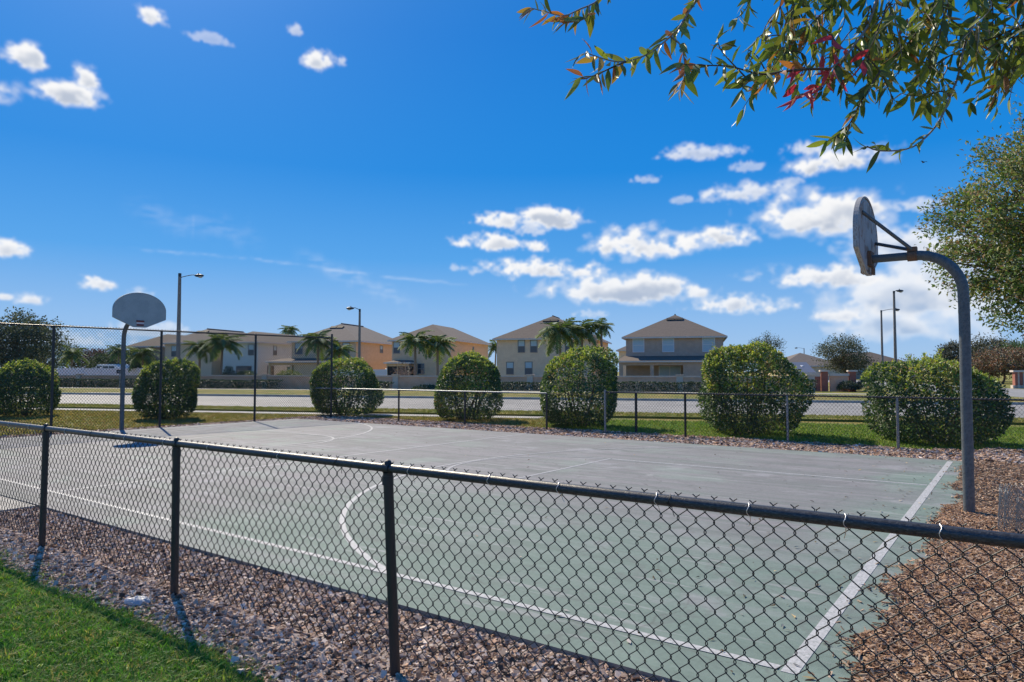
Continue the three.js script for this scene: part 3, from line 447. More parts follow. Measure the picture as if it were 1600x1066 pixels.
// ================================================================ ROUND BUSHES
const bushTints = [[0.05, 0.105, 0.022], [0.065, 0.14, 0.026], [0.09, 0.17, 0.026], [0.04, 0.085, 0.022]], youngTints = [[0.36, 0.45, 0.04], [0.26, 0.38, 0.04], [0.45, 0.45, 0.06], [0.38, 0.25, 0.07]];
function bush(label, s, t, rx, h, seed, o2 = {}) {
  const o = thing('round_bush', label, 'bush', CT(s, t, -0.06), 0, 'clipped bushes around the court'), rng = rngOf(seed), lumps = [];
  for (let i = 0; i < 26; i++) { const a = rng() * 6.283, e = (rng() - 0.25) * 1.5; lumps.push([new THREE.Vector3(Math.cos(a) * Math.cos(e), Math.sin(e), Math.sin(a) * Math.cos(e)), -0.1 + 0.34 * rng()]); }
  const rad = (d) => { let k = 0.97; for (const [v, b] of lumps) k += b * Math.exp((v.dot(d) - 1) * 12) - 0.004; return k; };
  const skew = o2.skew ?? 0, cy = h * 0.45, ry = h * 0.55, sq = (d) => 1 / Math.pow(Math.abs(d.x) ** 2.8 + Math.abs(d.y) ** 2.8 + Math.abs(d.z) ** 2.8, 1 / 2.8);
  const at = (r) => { const d = new THREE.Vector3(); do { d.set(r() * 2 - 1, r() * 2 - 1, r() * 2 - 1); } while (d.lengthSq() > 1 || d.lengthSq() < 0.05); d.normalize(); const k = rad(d) * mix(1, sq(d), d.y < 0 ? 0.95 : 0.5) * (1 - 0.22 * r() ** 2); const p = new THREE.Vector3(d.x * k * rx, cy + d.y * k * ry, d.z * k * rx); p.x += skew * (p.y - cy); if (r() < 0.8 && fbm(p.x * 3.1 + seed * 3, p.y * 3.1 + p.z * 2.3, 91, 2) > 0.68) return at(r); if (p.y < 0.1 || (p.y < 0.42 && fbm(p.x * 2.6 + seed, p.y * 3 + p.z * 2.6, 33, 2) > 0.5 + 0.45 * p.y)) return at(r); return [p, d]; };
  mesh('foliage', leafCloud(seed, o2.n ?? 19000, at, 0.075, (r, p) => vary(r, r() < (o2.young ?? 0.1) * (0.25 + 4.5 * sstep(0.5, 0.68, fbm(p.x * 1.9 + seed, p.y * 1.9 + p.z * 1.3, 57, 3))) ? pick(r, youngTints) : pick(r, bushTints)), 0.5), leafMat, o);
  // upright young shoots that stand out of the clipped top
  const shoots = []; for (let i = 0; i < (o2.shoots ?? 170); i++) { const a = rng() * 6.283, q = Math.sqrt(rng()) * 0.86, x = Math.cos(a) * q * rx, z = Math.sin(a) * q * rx, d = new THREE.Vector3(x / rx, Math.sqrt(1 - q * q), z / rx).normalize(), k = rad(d) * mix(1, sq(d), 0.5); shoots.push([new THREE.Vector3(d.x * k * rx + skew * d.y * k * ry, cy + d.y * k * ry - 0.05, d.z * k * rx), 0.06 + 0.2 * rng() * rng() * rng() + (i < 3 ? 0.14 : 0)]); }
  mesh('young_shoots', leafCloud(seed + 9, shoots.length * 26, (r) => { const [p, l] = pick(r, shoots), u = r(); return [new THREE.Vector3(p.x + (r() - 0.5) * 0.06, p.y + u * l, p.z + (r() - 0.5) * 0.06), new THREE.Vector3(0, 0.8, 0)]; }, 0.07, (r) => vary(r, pick(r, youngTints.slice(0, 3))), 0.42), shootMat, o);
  for (let i = 0; i < 9; i++) { const a = rng() * 6.283, q = 0.25 * rng(), x = Math.cos(a), z = Math.sin(a); mesh('stem', taper([[x * q * rx, 0, z * q * rx], [x * (q + 0.12) * rx, 0.35, z * (q + 0.12) * rx], [x * (0.3 + 0.4 * rng()) * rx, h * 0.62, z * 0.5 * rx]], 0.028, 0.012, 6, 5), barkMat, o); }
  return o;
}
bush('rightmost round bush, beside the curved hoop pole', 1.1, 9.45, 1.36, 1.88, 823, { skew: -0.04, young: 0.2, n: 21000 });
bush('tall bright green bush in front of the taupe house corner', 5.25, 8.95, 1.27, 2.38, 812, { skew: -0.22, young: 0.16, n: 21000 });
bush('widest dark bush behind the galvanised fence post', 10.2, 8.75, 1.24, 2.28, 813, { skew: 0.05, young: 0.1, n: 21000 });
bush('bush in front of the pilastered wall, right of the fence corner', 14.75, 9.0, 1.2, 2.34, 814, { skew: 0.1, young: 0.12 });
bush('bush touching the tall fence corner post', 20.1, 8.3, 1.36, 2.12, 815, { skew: -0.06, young: 0.09 });
bush('dense dark bush seen through the tall fence beside the far hoop', 23.7, 3.4, 1.1, 2.08, 816, { young: 0.08 });
bush('leftmost dark bush behind the tall fence', 29.3, 1.0, 1.16, 2.05, 817, { young: 0.08 });

// ================================================================ BOUNDARY WALL, HEDGES, WHITE FENCES
const stuccoMap = (a, b, seed) => ({ map: scaled(mottled(a, b, seed, 64), 0.4), bumpMap: scaled(fineNoise, 1.5), bumpScale: 0.006, roughness: 0.95 });
const wallMat = std(stuccoMap([0.76, 0.41, 0.25], [0.8, 0.46, 0.29], 121)), capMat = std(stuccoMap([0.7, 0.53, 0.4], [0.75, 0.57, 0.43], 123));
{
  const o = thing('boundary_wall', 'long low peach stucco wall with pilasters beyond the street', 'wall', RD(0, 29), ROAD_TURN), ps = [-96, -85.4, -74.8, -64.2, -53.6, -43, -30, -18, -6, 3.5];
  ps.forEach((a, i) => {
    const p = mesh('pilaster', metreUV(box(a - 0.25, a + 0.25, -0.1, 1.26, -0.22, 0.22)), capMat, o); mesh('pilaster_cap', metreUV(box(a - 0.32, a + 0.32, 1.262, 1.33, -0.28, 0.28)), capMat, p);
    if (i) { const q = mesh('wall_panel', metreUV(box(ps[i - 1] + 0.252, a - 0.252, -0.1, 1.1, -0.1, 0.1)), wallMat, o); mesh('coping', metreUV(box(ps[i - 1] + 0.252, a - 0.252, 1.102, 1.22, -0.15, 0.15)), capMat, q); }
  });
}
function hedge(label, a0, a1, b, h, d, seed, tints = [[0.02, 0.04, 0.01], [0.03, 0.055, 0.013], [0.04, 0.07, 0.016]], size = 0.12) {
  const o = thing('clipped_hedge', label, 'hedge', RD((a0 + a1) / 2, b, 0.03), ROAD_TURN, 'hedges along the wall'), L = a1 - a0;
  mesh('foliage', leafCloud(seed, Math.round(L * 420), (r) => { const f = r(), x = (r() - 0.5) * L, hh = h * (0.88 + 0.24 * fbm(x * 0.8 + seed, 2, 3, 3)); return f < 0.45 ? [new THREE.Vector3(x, hh * (0.05 + 0.95 * r()), d / 2 - 0.12 * r()), new THREE.Vector3(0, 0.2, 1)] : f < 0.85 ? [new THREE.Vector3(x, hh - 0.1 * r(), (r() - 0.5) * d), new THREE.Vector3(0, 1, 0)] : [new THREE.Vector3(x, hh * r(), (r() - 0.5) * d), new THREE.Vector3(0, 0, 0)]; }, size, (r) => vary(r, pick(r, tints)), 0.6), leafMat, o);
  return o;
}
hedge('long dark hedge under the wall seen through the tall fence', -75, -40.5, 27.6, 0.74, 1.0, 831);
hedge('dark hedge at the far left end of the wall', -92, -75.5, 27.6, 0.68, 1.0, 832);
hedge('short hedge in front of the wall by the lamp post', -32.2, -29.8, 27.6, 0.6, 0.9, 833);
hedge('hedge under the wall in front of the beige house', -24.5, -15.5, 27.6, 0.62, 0.9, 834);
hedge('hedge under the wall in front of the taupe house', -11, 0.2, 27.6, 0.66, 0.9, 835);
hedge('tall dark hedge beside the entrance wall', 1.2, 3.7, 28.2, 0.95, 1.2, 836);
const vinyl = std({ color: RGB(0.72, 0.74, 0.77), roughness: 0.4 });
function vinylFence(label, a0, a1, b, h) {
  const o = thing('white_vinyl_fence', label, 'fence', RD(a0, b), ROAD_TURN), n = Math.max(1, Math.round((a1 - a0) / 2.4)), st = (a1 - a0) / n;
  for (let i = 0; i <= n; i++) { const p = mesh('post', box(i * st - 0.06, i * st + 0.06, -0.1, h + 0.05, -0.06, 0.06), vinyl, o); mesh('post_cap', new THREE.ConeGeometry(0.1, 0.08, 4).rotateY(Math.PI / 4).translate(i * st, h + 0.091, 0), vinyl, p); if (i < n) { const x0 = i * st + 0.062, x1 = (i + 1) * st - 0.062; mesh('rail', box(x0, x1, h - 0.12, h, -0.035, 0.035), vinyl, o); const np = 8, w = (x1 - x0) / np; for (let k = 0; k < np; k++) mesh('board', box(x0 + k * w + 0.004, x0 + (k + 1) * w - 0.004, 0, h - 0.122, -0.02, 0.02), vinyl, o); } }
}
vinylFence('long white vinyl fence behind the wall on the left', -92, -58, 35, 1.9);
vinylFence('short white vinyl fence between the two peach houses', -44.5, -38, 44, 1.78);

// ================================================================ HOUSES
const shingle = (a, b, seed) => { const m = tex(512, 512, (x, y) => { const row = Math.floor(y / 16), n = hash2(Math.floor((x + (row % 2) * 16) / 32), row, seed), st = fbm(x / 90, y / 30, seed + 3, 4, 512 / 90 | 0, 17), e = y % 16 < 2 ? 0.72 : 1; return mix3(a, b, 0.5 * n + 0.5 * st).map((v) => v * e * (0.85 + 0.3 * vnoise(x / 2, y / 2, seed + 7, 256, 256))); }); return std({ map: scaled(m, 0.35), roughness: 0.95 }); };
const roofMats = [shingle([0.14, 0.11, 0.09], [0.2, 0.16, 0.13], 131), shingle([0.15, 0.125, 0.105], [0.21, 0.175, 0.15], 133), shingle([0.13, 0.1, 0.08], [0.19, 0.15, 0.12], 135)];
const trim = plain(0.62, 0.58, 0.54, 0.7), vent = plain(0.02, 0.018, 0.018, 0.8), frameMat = plain(0.7, 0.7, 0.7, 0.5), darkFrame = plain(0.25, 0.24, 0.23, 0.6), glass = std({ color: RGB(0.05, 0.065, 0.08), roughness: 0.06 }), blind = plain(0.42, 0.55, 0.6, 0.45), blindDark = plain(0.1, 0.11, 0.12, 0.35);
const screenMat = plain(0.03, 0.028, 0.028, 0.8);
function hipRoof(w, d, over, rise, y) { // faces of a hipped roof over x 0..w, z -d..0
  const x0 = -over, x1 = w + over, z0 = over, z1 = -d - over, hw = (x1 - x0) / 2, hd = (z0 - z1) / 2, k = Math.min(hw, hd), long = hd >= hw;
  const A = [x0, y, z0], B = [x1, y, z0], C = [x1, y, z1], D = [x0, y, z1], R1 = long ? [(x0 + x1) / 2, y + rise, z0 - k] : [x0 + k, y + rise, (z0 + z1) / 2], R2 = long ? [(x0 + x1) / 2, y + rise, z1 + k] : [x1 - k, y + rise, (z0 + z1) / 2];
  const tri = long ? [[A, B, R1], [B, C, R2], [B, R2, R1], [C, D, R2], [D, A, R1], [D, R1, R2]] : [[A, B, R2], [A, R2, R1], [B, C, R2], [C, D, R1], [C, R1, R2], [D, A, R1]];
  const pos = [], uv = []; for (const t of tri) { const e = new THREE.Vector3().subVectors(new THREE.Vector3(...t[1]), new THREE.Vector3(...t[0])), n = new THREE.Vector3().crossVectors(e, new THREE.Vector3().subVectors(new THREE.Vector3(...t[2]), new THREE.Vector3(...t[0]))).normalize(), h = new THREE.Vector3(0, 1, 0).cross(n).normalize(), up = new THREE.Vector3().crossVectors(n, h); for (const p of t) { pos.push(...p); const v = new THREE.Vector3(...p); uv.push(v.dot(h), v.dot(up)); } }
  const g = new THREE.BufferGeometry(); g.setAttribute('position', new THREE.Float32BufferAttribute(pos, 3)); g.setAttribute('uv', new THREE.Float32BufferAttribute(uv, 2)); g.computeVertexNormals(); return { g, R1, R2 };
}
function windowOn(parent, x, y, w, h, side, W, look) { // side: 'front' (z = 0) or 'right' (x = W)
  const grp = (g) => side === 'right' ? g.rotateY(Math.PI / 2).translate(W, 0, 0) : g, at = (x0, x1, y0, y1, z0, z1) => grp(box(x0, x1, y0, y1, z0, z1));
  const X = side === 'right' ? -x : x, f = mesh('window', mergeGeometries([at(X - w / 2 - 0.08, X - w / 2, y - h / 2 - 0.08, y + h / 2 + 0.08, -0.04, 0.06), at(X + w / 2, X + w / 2 + 0.08, y - h / 2 - 0.08, y + h / 2 + 0.08, -0.04, 0.06), at(X - w / 2, X + w / 2, y + h / 2, y + h / 2 + 0.08, -0.04, 0.06), at(X - w / 2, X + w / 2, y - h / 2 - 0.08, y - h / 2, -0.04, 0.06), at(X - w / 2, X + w / 2, y - 0.03, y + 0.03, -0.04, 0.045)]), look === 'white' ? frameMat : darkFrame, parent);
  mesh('upper_pane', at(X - w / 2 + 0.002, X + w / 2 - 0.002, y + 0.032, y + h / 2 - 0.002, -0.04, 0.02), look === 'white' ? blind : look === 'dark' ? glass : blind, f);
  mesh('lower_pane', at(X - w / 2 + 0.002, X + w / 2 - 0.002, y - h / 2 + 0.002, y - 0.032, -0.04, 0.015), look === 'white' ? blind : look === 'dark' ? glass : blindDark, f);
}
function house(label, pos, w, { depth = 16, eave = 5.55, rise, wall, roof = 0, front = [], right = [], porch, vents = true, turn = ROAD_TURN, band = true }) {
  const o = thing('house', label, 'house', pos, turn); rise ??= 0.5 * (Math.min(w, depth) / 2 + 0.45);
  mesh('wall', metreUV(box(0, w, -0.2, eave, -depth, 0)), wall, o);
  if (band && eave > 4) mesh('stucco_band', metreUV(mergeGeometries([box(0, w + 0.022, 2.78, 2.84, 0.002, 0.022), box(w + 0.002, w + 0.022, 2.78, 2.84, -depth, 0)])), wall, o);
  const { g, R1, R2 } = hipRoof(w, depth, 0.45, rise, eave + 0.02), r = mesh('roof', g, roofMats[roof], o);
  mesh('fascia', mergeGeometries([box(-0.45, w + 0.45, eave - 0.16, eave + 0.01, 0.42, 0.46), box(w + 0.42, w + 0.46, eave - 0.16, eave + 0.01, -depth - 0.45, 0.419), box(-0.46, -0.42, eave - 0.16, eave + 0.01, -depth - 0.45, 0.419)]), trim, r);
  mesh('soffit', box(-0.42, w + 0.42, eave - 0.05, eave - 0.02, -depth - 0.4, 0.418), trim, r);
  if (vents) { const dx = rise / (w / 2 + 0.45), z = R1[2] + (0.45 - R1[2]) * 0.23, y = R1[1] - rise * 0.23 - 0.02; for (const s of [-1, 1]) mesh('roof_vent', box(-0.46, 0.46, 0, 0.13, -0.3, 0.3).rotateX(0.464).translate(R1[0] + s * 0.5, y, z), vent, r); mesh('ridge_cap', taper([[R1[0], R1[1] + 0.02, R1[2]], [R2[0], R2[1] + 0.02, R2[2]]], 0.09, 0.09, 2, 6), roofMats[roof], r); }
  for (const [x, y, ww, hh, look = 'mixed'] of front) windowOn(o, x, y, ww, hh, 'front', w, look);
  for (const [x, y, ww, hh, look = 'mixed'] of right) windowOn(o, -x, y, ww, hh, 'right', w, look);
  if (porch) {
    const { x0, x1, out = 2.6, top = 3.35, low = 2.75, posts = [], door, screen, solid = [] } = porch, p = mesh('porch_roof', (() => { const pos = [], uv = [], q = (a, b, c, d) => { for (const v of [a, b, c, a, c, d]) { pos.push(...v); uv.push(v[0], v[2]); } }; const A = [x0 - 0.3, low, out + 0.3], B = [x1 + 0.3, low, out + 0.3], C = [x1 - 0.4, top, 0.03], D = [x0 + 0.4, top, 0.03], A2 = [x0 - 0.3, low, 0.03], B2 = [x1 + 0.3, low, 0.03]; q(A, B, C, D); for (const v of [A2, A, D, B, B2, C]) { pos.push(...v); uv.push(v[2], v[1]); } const g2 = new THREE.BufferGeometry(); g2.setAttribute('position', new THREE.Float32BufferAttribute(pos, 3)); g2.setAttribute('uv', new THREE.Float32BufferAttribute(uv, 2)); g2.computeVertexNormals(); return g2; })(), roofMats[2], o);
    mesh('porch_fascia', mergeGeometries([box(x0 - 0.3, x1 + 0.3, low - 0.17, low - 0.01, out + 0.26, out + 0.3), box(x0 - 0.3, x0 - 0.26, low - 0.17, low - 0.01, 0.03, out + 0.259), box(x1 + 0.26, x1 + 0.3, low - 0.17, low - 0.01, 0.03, out + 0.259)]), trim, p);
    mesh('porch_beam', metreUV(box(x0, x1, low - 0.5, low - 0.18, out - 0.25, out)), wall, p);
    for (const [a, b] of posts) mesh('porch_post', metreUV(box(a, b, -0.1, low - 0.502, out - 0.25, out)), wall, o);
    for (const [a, b] of solid) mesh('porch_wall', metreUV(box(a, b, -0.1, low - 0.502, 0.03, out - 0.002)), wall, o);
    if (screen) { for (const [a, b] of [[0.302, 1.598], [1.702, 3.098]]) mesh('insect_screen', box(a, b, 0, low - 0.505, out - 0.14, out - 0.12), screenMat, o); mesh('insect_screen', box(x1 - 0.06, x1 - 0.04, 0, low - 0.505, 0.03, out - 0.26), screenMat, o); }
    if (door) { const f = mesh('sliding_door', mergeGeometries([box(door - 1.25, door - 1.15, 0, 2.2, -0.02, 0.06), box(door + 1.15, door + 1.25, 0, 2.2, -0.02, 0.06), box(door - 0.05, door + 0.05, 0, 2.2, -0.02, 0.06), box(door - 1.15, door + 1.15, 2.12, 2.2, -0.02, 0.059)]), frameMat, o); mesh('pane', box(door - 1.148, door - 0.052, 0, 2.118, -0.02, 0.03), blind, f); mesh('pane', box(door + 0.052, door + 1.148, 0, 2.118, -0.02, 0.03), blind, f); }
  }
  return o;
}
const wTaupe = std(stuccoMap([0.46, 0.345, 0.265], [0.5, 0.38, 0.295], 141)), wBeige = std(stuccoMap([0.76, 0.56, 0.38], [0.8, 0.6, 0.41], 143)), wPeach = std(stuccoMap([0.68, 0.475, 0.29], [0.72, 0.51, 0.32], 145)), wBlue = std(stuccoMap([0.56, 0.6, 0.57], [0.61, 0.65, 0.62], 147)), wSand = std(stuccoMap([0.7, 0.54, 0.38], [0.74, 0.58, 0.41], 149)), wBrown = std(stuccoMap([0.4, 0.28, 0.2], [0.45, 0.32, 0.23], 151));
house('taupe two storey house with three pale upper windows and covered porch', RD(-12.8, 55.4), 10.95, { wall: wTaupe, roof: 0, front: [[1.45, 4.62, 1.2, 1.5, 'white'], [4.85, 4.62, 1.2, 1.5, 'white'], [9.35, 4.62, 1.25, 1.5, 'white']], porch: { x0: -0.55, x1: 11.0, posts: [[-0.5, -0.1], [2.95, 3.35]], door: 5.0, solid: [[6.55, 10.9]] } });
house('beige two storey house partly hidden by three palms', RD(-28.6, 55.4), 11.7, { wall: wBeige, roof: 2, front: [[3.15, 4.62, 0.75, 1.4], [4.7, 4.62, 0.75, 1.4], [1.7, 1.95, 0.8, 1.4], [4.05, 1.95, 0.8, 1.45], [9, 4.62, 0.75, 1.4]] });
house('peach house with the screened porch behind two palms', RD(-42.6, 55.4), 8.0, { wall: wPeach, roof: 0, front: [[0.65, 4.6, 0.75, 1.35], [4.0, 1.9, 0.8, 1.2, 'dark'], [6.6, 4.6, 0.75, 1.3]], right: [[9, 4.6, 0.4, 0.6, 'dark']], porch: { x0: 0.2, x1: 3.2, out: 2.0, top: 3.0, low: 2.7, posts: [[0.2, 0.3], [1.6, 1.7], [3.1, 3.2]], screen: true }, vents: false });
house('peach house with big hip roof behind the second lamp post', RD(-57.2, 55.4), 9.5, { wall: wPeach, roof: 1, front: [[1.1, 4.6, 1.0, 1.4], [8.1, 4.6, 0.9, 1.3]], right: [[7.5, 4.65, 0.8, 0.9]], porch: { x0: -1.6, x1: 9.6, out: 2.8, top: 3.3, low: 2.85, posts: [[-1.6, -1.3], [1.6, 1.9], [9.2, 9.6]], solid: [[2.2, 7.4]], door: 0.6 } });
house('pale blue grey narrow house with dark patio openings', RD(-68.0, 55.4), 5.6, { wall: wBlue, roof: 2, front: [[4.6, 4.5, 0.8, 1.4], [3.5, 1.7, 2.3, 1.1, 'dark']], right: [[3, 1.7, 1.4, 1.2, 'dark'], [4, 4.5, 0.7, 1.2]], vents: false });
house('sand coloured house behind the clump of left palms', RD(-77.4, 55.4), 7.7, { wall: wSand, roof: 1, front: [[1.6, 4.4, 0.9, 1.4], [4.3, 2.2, 0.9, 1.3], [6, 4.4, 0.9, 1.3]] });
house('brown house seen between the far hoop pole and lamp post', RD(-85.5, 57.5), 6.9, { wall: wBrown, roof: 2, eave: 5.2, front: [[2, 4.2, 0.9, 1.3, 'dark']], vents: false });
house('distant low house with brown hip roof behind the entrance wall', new THREE.Vector3(51, 0, -132), 12, { wall: wSand, roof: 1, eave: 2.6, depth: 12, rise: 2.6, front: [[3, 1.5, 1, 1.2]], vents: false, turn: 0 });
house('distant long tan house behind the twin street lamps', new THREE.Vector3(66, 0, -142), 17, { wall: wBrown, roof: 2, eave: 2.6, depth: 13, rise: 3.0, front: [[5, 1.5, 1.1, 1.2], [12, 1.5, 1.1, 1.2]], vents: false, turn: 0 });
house('small distant house glimpsed between the palms and the taupe house', RD(-18, 95), 12, { wall: wBeige, roof: 1, eave: 5.2, depth: 12, front: [[9, 4.2, 1, 1.3]], vents: false });
{
  const o = thing('shelter', 'small shelter with grey panel roof behind the entrance wall', 'shelter', new THREE.Vector3(31.5, 0, -76), 0);
  mesh('wall', metreUV(box(-1.2, 1.2, -0.1, 1.5, -2, 0)), wSand, o); const r = mesh('roof', box(-1.5, 1.5, -0.04, 0.04, -1.5, 1.5).rotateX(0.42).translate(0, 1.95, -0.9), plain(0.2, 0.21, 0.24, 0.4), o);
  for (const x of [-0.5, 0.6]) mesh('skylight', box(-0.12, 0.12, 0.041, 0.09, -0.12, 0.12).translate(x, 0, -0.4).rotateX(0.42).translate(0, 1.95, -0.9), plain(0.8, 0.8, 0.82, 0.3), r);
}
// ---- entrance wall and monument sign at the side street
const redStucco = std(stuccoMap([0.32, 0.12, 0.085], [0.38, 0.15, 0.1], 153)), cream = std(stuccoMap([0.62, 0.54, 0.46], [0.68, 0.59, 0.5], 155));
{
  const o = thing('entrance_wall', 'terracotta entrance wall with capped columns beside the side street', 'wall', RD(5.3, 35), ROAD_TURN);
  mesh('centre_panel', metreUV(box(0.5, 1.9, -0.1, 1.2, -0.15, 0.15)), wallMat, o); mesh('coping', metreUV(box(0.45, 1.95, 1.202, 1.4, -0.22, 0.22)), cream, o);
  for (const x of [0.1, 2.2]) { const c = mesh('column', metreUV(box(x - 0.24, x + 0.24, -0.1, 1.55, -0.25, 0.25)), redStucco, o); mesh('column_cap', metreUV(box(x - 0.36, x + 0.36, 1.552, 1.68, -0.36, 0.36)), cream, c); }
  mesh('wing_wall', metreUV(box(-2.6, -0.2, -0.1, 1.15, -0.1, 0.1)), redStucco, o); mesh('wing_top', metreUV(box(-2.6, -0.2, 1.152, 1.5, -0.1, 0.1)), cream, o);
}
{
  const o = thing('monument_sign', 'cream neighbourhood sign wall with capped column across the street', 'sign', RD(24.9, 50), ROAD_TURN);
  for (const x of [0, 5.6]) { const c = mesh('column', metreUV(mergeGeometries([box(x - 0.32, x - 0.1, 0, 1.5, -0.3, 0.3), box(x + 0.1, x + 0.32, 0, 1.5, -0.3, 0.3)])), redStucco, o); mesh('column_core', metreUV(box(x - 0.0999, x + 0.0999, 0, 1.5, -0.2, 0.2)), cream, c); mesh('column_cap', metreUV(box(x - 0.5, x + 0.5, 1.502, 1.68, -0.42, 0.42)), cream, c); }
  mesh('sign_panel', metreUV(box(0.4, 5.2, 0.25, 1.42, -0.15, 0.15)), cream, o); mesh('plinth', metreUV(box(-0.5, 6.1, -0.1, 0.249, -0.3, 0.3)), cream, o);
  const ink = plain(0.16, 0.13, 0.15, 0.8), rng = rngOf(157); // worn lettering, too far off to read
  const row = (x0, x1, y, h) => { const g = []; for (let x = x0; x < x1;) { const w = h * (0.35 + 0.5 * rng()); g.push(box(x, x + w * 0.35, y, y + h * (0.6 + 0.4 * rng()), 0.152, 0.165), box(x + w * 0.4, x + w, y, y + h * 0.3 * (0.5 + rng()), 0.152, 0.165)); x += w + h * (rng() < 0.2 ? 0.7 : 0.2); } mesh('lettering', mergeGeometries(g), ink, o); };
  row(0.8, 4.9, 0.98, 0.17); row(1.9, 3.8, 0.66, 0.16);
}
// ---- small street name plate on a post
{
  const o = thing('post_sign', 'small dark sign on a thin post before the hedge', 'sign', RD(-56.2, 25.8), ROAD_TURN + 0.35), cv = document.createElement('canvas'); cv.width = 128; cv.height = 80;
  mesh('post', cyl(0.03, 0.03, 1.74, 8).translate(0, -0.05, 0), galv, o); const x = cv.getContext('2d'); x.fillStyle = '#14161f'; x.fillRect(0, 0, 128, 80); x.strokeStyle = '#9aa3b4'; x.lineWidth = 7; const r = rngOf(5); for (const y of [30, 52]) { x.beginPath(); x.moveTo(24, y); for (let k = 28; k < 108; k += 7) x.lineTo(k, y + (r() - 0.5) * 15); x.stroke(); }
  const t = new THREE.CanvasTexture(cv); t.colorSpace = THREE.SRGBColorSpace; mesh('sign_plate', box(-0.28, 0.28, 1.38, 1.72, 0.032, 0.05), std({ map: t, roughness: 0.5 }), o);
}
// ---- white van behind the vinyl fence
{
  const o = thing('parked_van', 'white van roof showing above the white vinyl fence', 'van', RD(-75.3, 42), ROAD_TURN), paintW = std({ color: RGB(0.75, 0.76, 0.78), roughness: 0.3 });
  const s = new THREE.Shape([[0, 0.35], [5.1, 0.35], [5.1, 1.1], [5.0, 1.5], [4.6, 2.25], [4.3, 2.36], [1.9, 2.36], [0.9, 1.5], [0.05, 1.2]].map((p) => new THREE.Vector2(...p)));
  mesh('body', new THREE.ExtrudeGeometry(s, { depth: 1.8, bevelEnabled: true, bevelSize: 0.06, bevelThickness: 0.06, bevelSegments: 3 }), paintW, o);
  for (const z of [-0.075, 1.865]) for (const [a, b] of [[1.75, 2.55], [2.65, 3.4], [3.5, 4.3]]) mesh('side_window', box(a, b, 1.65, 2.18, z, z + 0.012), glass, o);
  for (const x of [1.05, 4.1]) for (const z of [-0.05, 1.65]) { const w = mesh('wheel', new THREE.CylinderGeometry(0.36, 0.36, 0.22, 20).rotateX(Math.PI / 2).translate(x, 0.34, z + 0.1), plain(0.02, 0.02, 0.02, 0.8), o); mesh('rim', new THREE.CylinderGeometry(0.2, 0.2, 0.235, 14).rotateX(Math.PI / 2).translate(x, 0.34, z + 0.1), galv, w); }
}

// ================================================================ STREET LAMPS
const poleConc = std({ map: scaled(mottled([0.2, 0.175, 0.155], [0.26, 0.23, 0.2], 161, 32), 1, 6), roughness: 0.9 }), lampDark = plain(0.03, 0.035, 0.04, 0.5);
function lamp(label, pos, h, dir, reach, drop, r = 0.13) {
  const o = thing('street_lamp', label, 'street lamp', pos, 0, 'street lamps'); mesh('pole', new THREE.CylinderGeometry(r * 0.62, r, h + 0.1, 12).translate(0, h / 2 - 0.05, 0), poleConc, o);
  mesh('arm', tube([[0, h - drop, 0], [dir * reach * 0.4, h - drop + 0.12, 0], [dir * reach * 0.8, h - drop + 0.2, 0], [dir * reach, h - drop + 0.18, 0]], 0.028, 16, 6), lampDark, o);
  const s = new THREE.SphereGeometry(1, 16, 10).scale(0.34, 0.11, 0.16), head = mesh('lamp_head', s.translate(dir * (reach + 0.25), h - drop + 0.15, 0), lampDark, o);
  mesh('lens', new THREE.SphereGeometry(1, 12, 8).scale(0.17, 0.1, 0.12).translate(dir * (reach + 0.33), h - drop + 0.08, 0), plain(0.45, 0.45, 0.43, 0.2), head); mesh('photocell', cyl(0.035, 0.035, 0.09, 8).translate(dir * (reach + 0.2), h - drop + 0.25, 0), lampDark, head);
  mesh('pole_cap', new THREE.CylinderGeometry(r * 0.64, r * 0.64, 0.24, 12).translate(0, h - 0.08, 0), lampDark, o);
}
lamp('nearest street lamp, rising beside the half moon backboard', RD(-40.6, 15), 8.6, 1, 1.15, 0.28, 0.17);
lamp('street lamp with arm pointing left in front of the peach house', RD(-31.9, 25.8), 6.75, -1, 0.55, 0.05, 0.14);
lamp('shorter lamp of the pair beside the side street', RD(13.3, 50.4), 7.7, 1, 1.3, 0.05, 0.13);
lamp('taller lamp pole of the pair beside the side street', RD(12.8, 43.5), 8.9, 1, 0.3, 0.1, 0.15);
lamp('tiny distant street lamp over the low house roofs', new THREE.Vector3(62, 0, -148), 6.4, -1, 1.4, 0.05, 0.13);

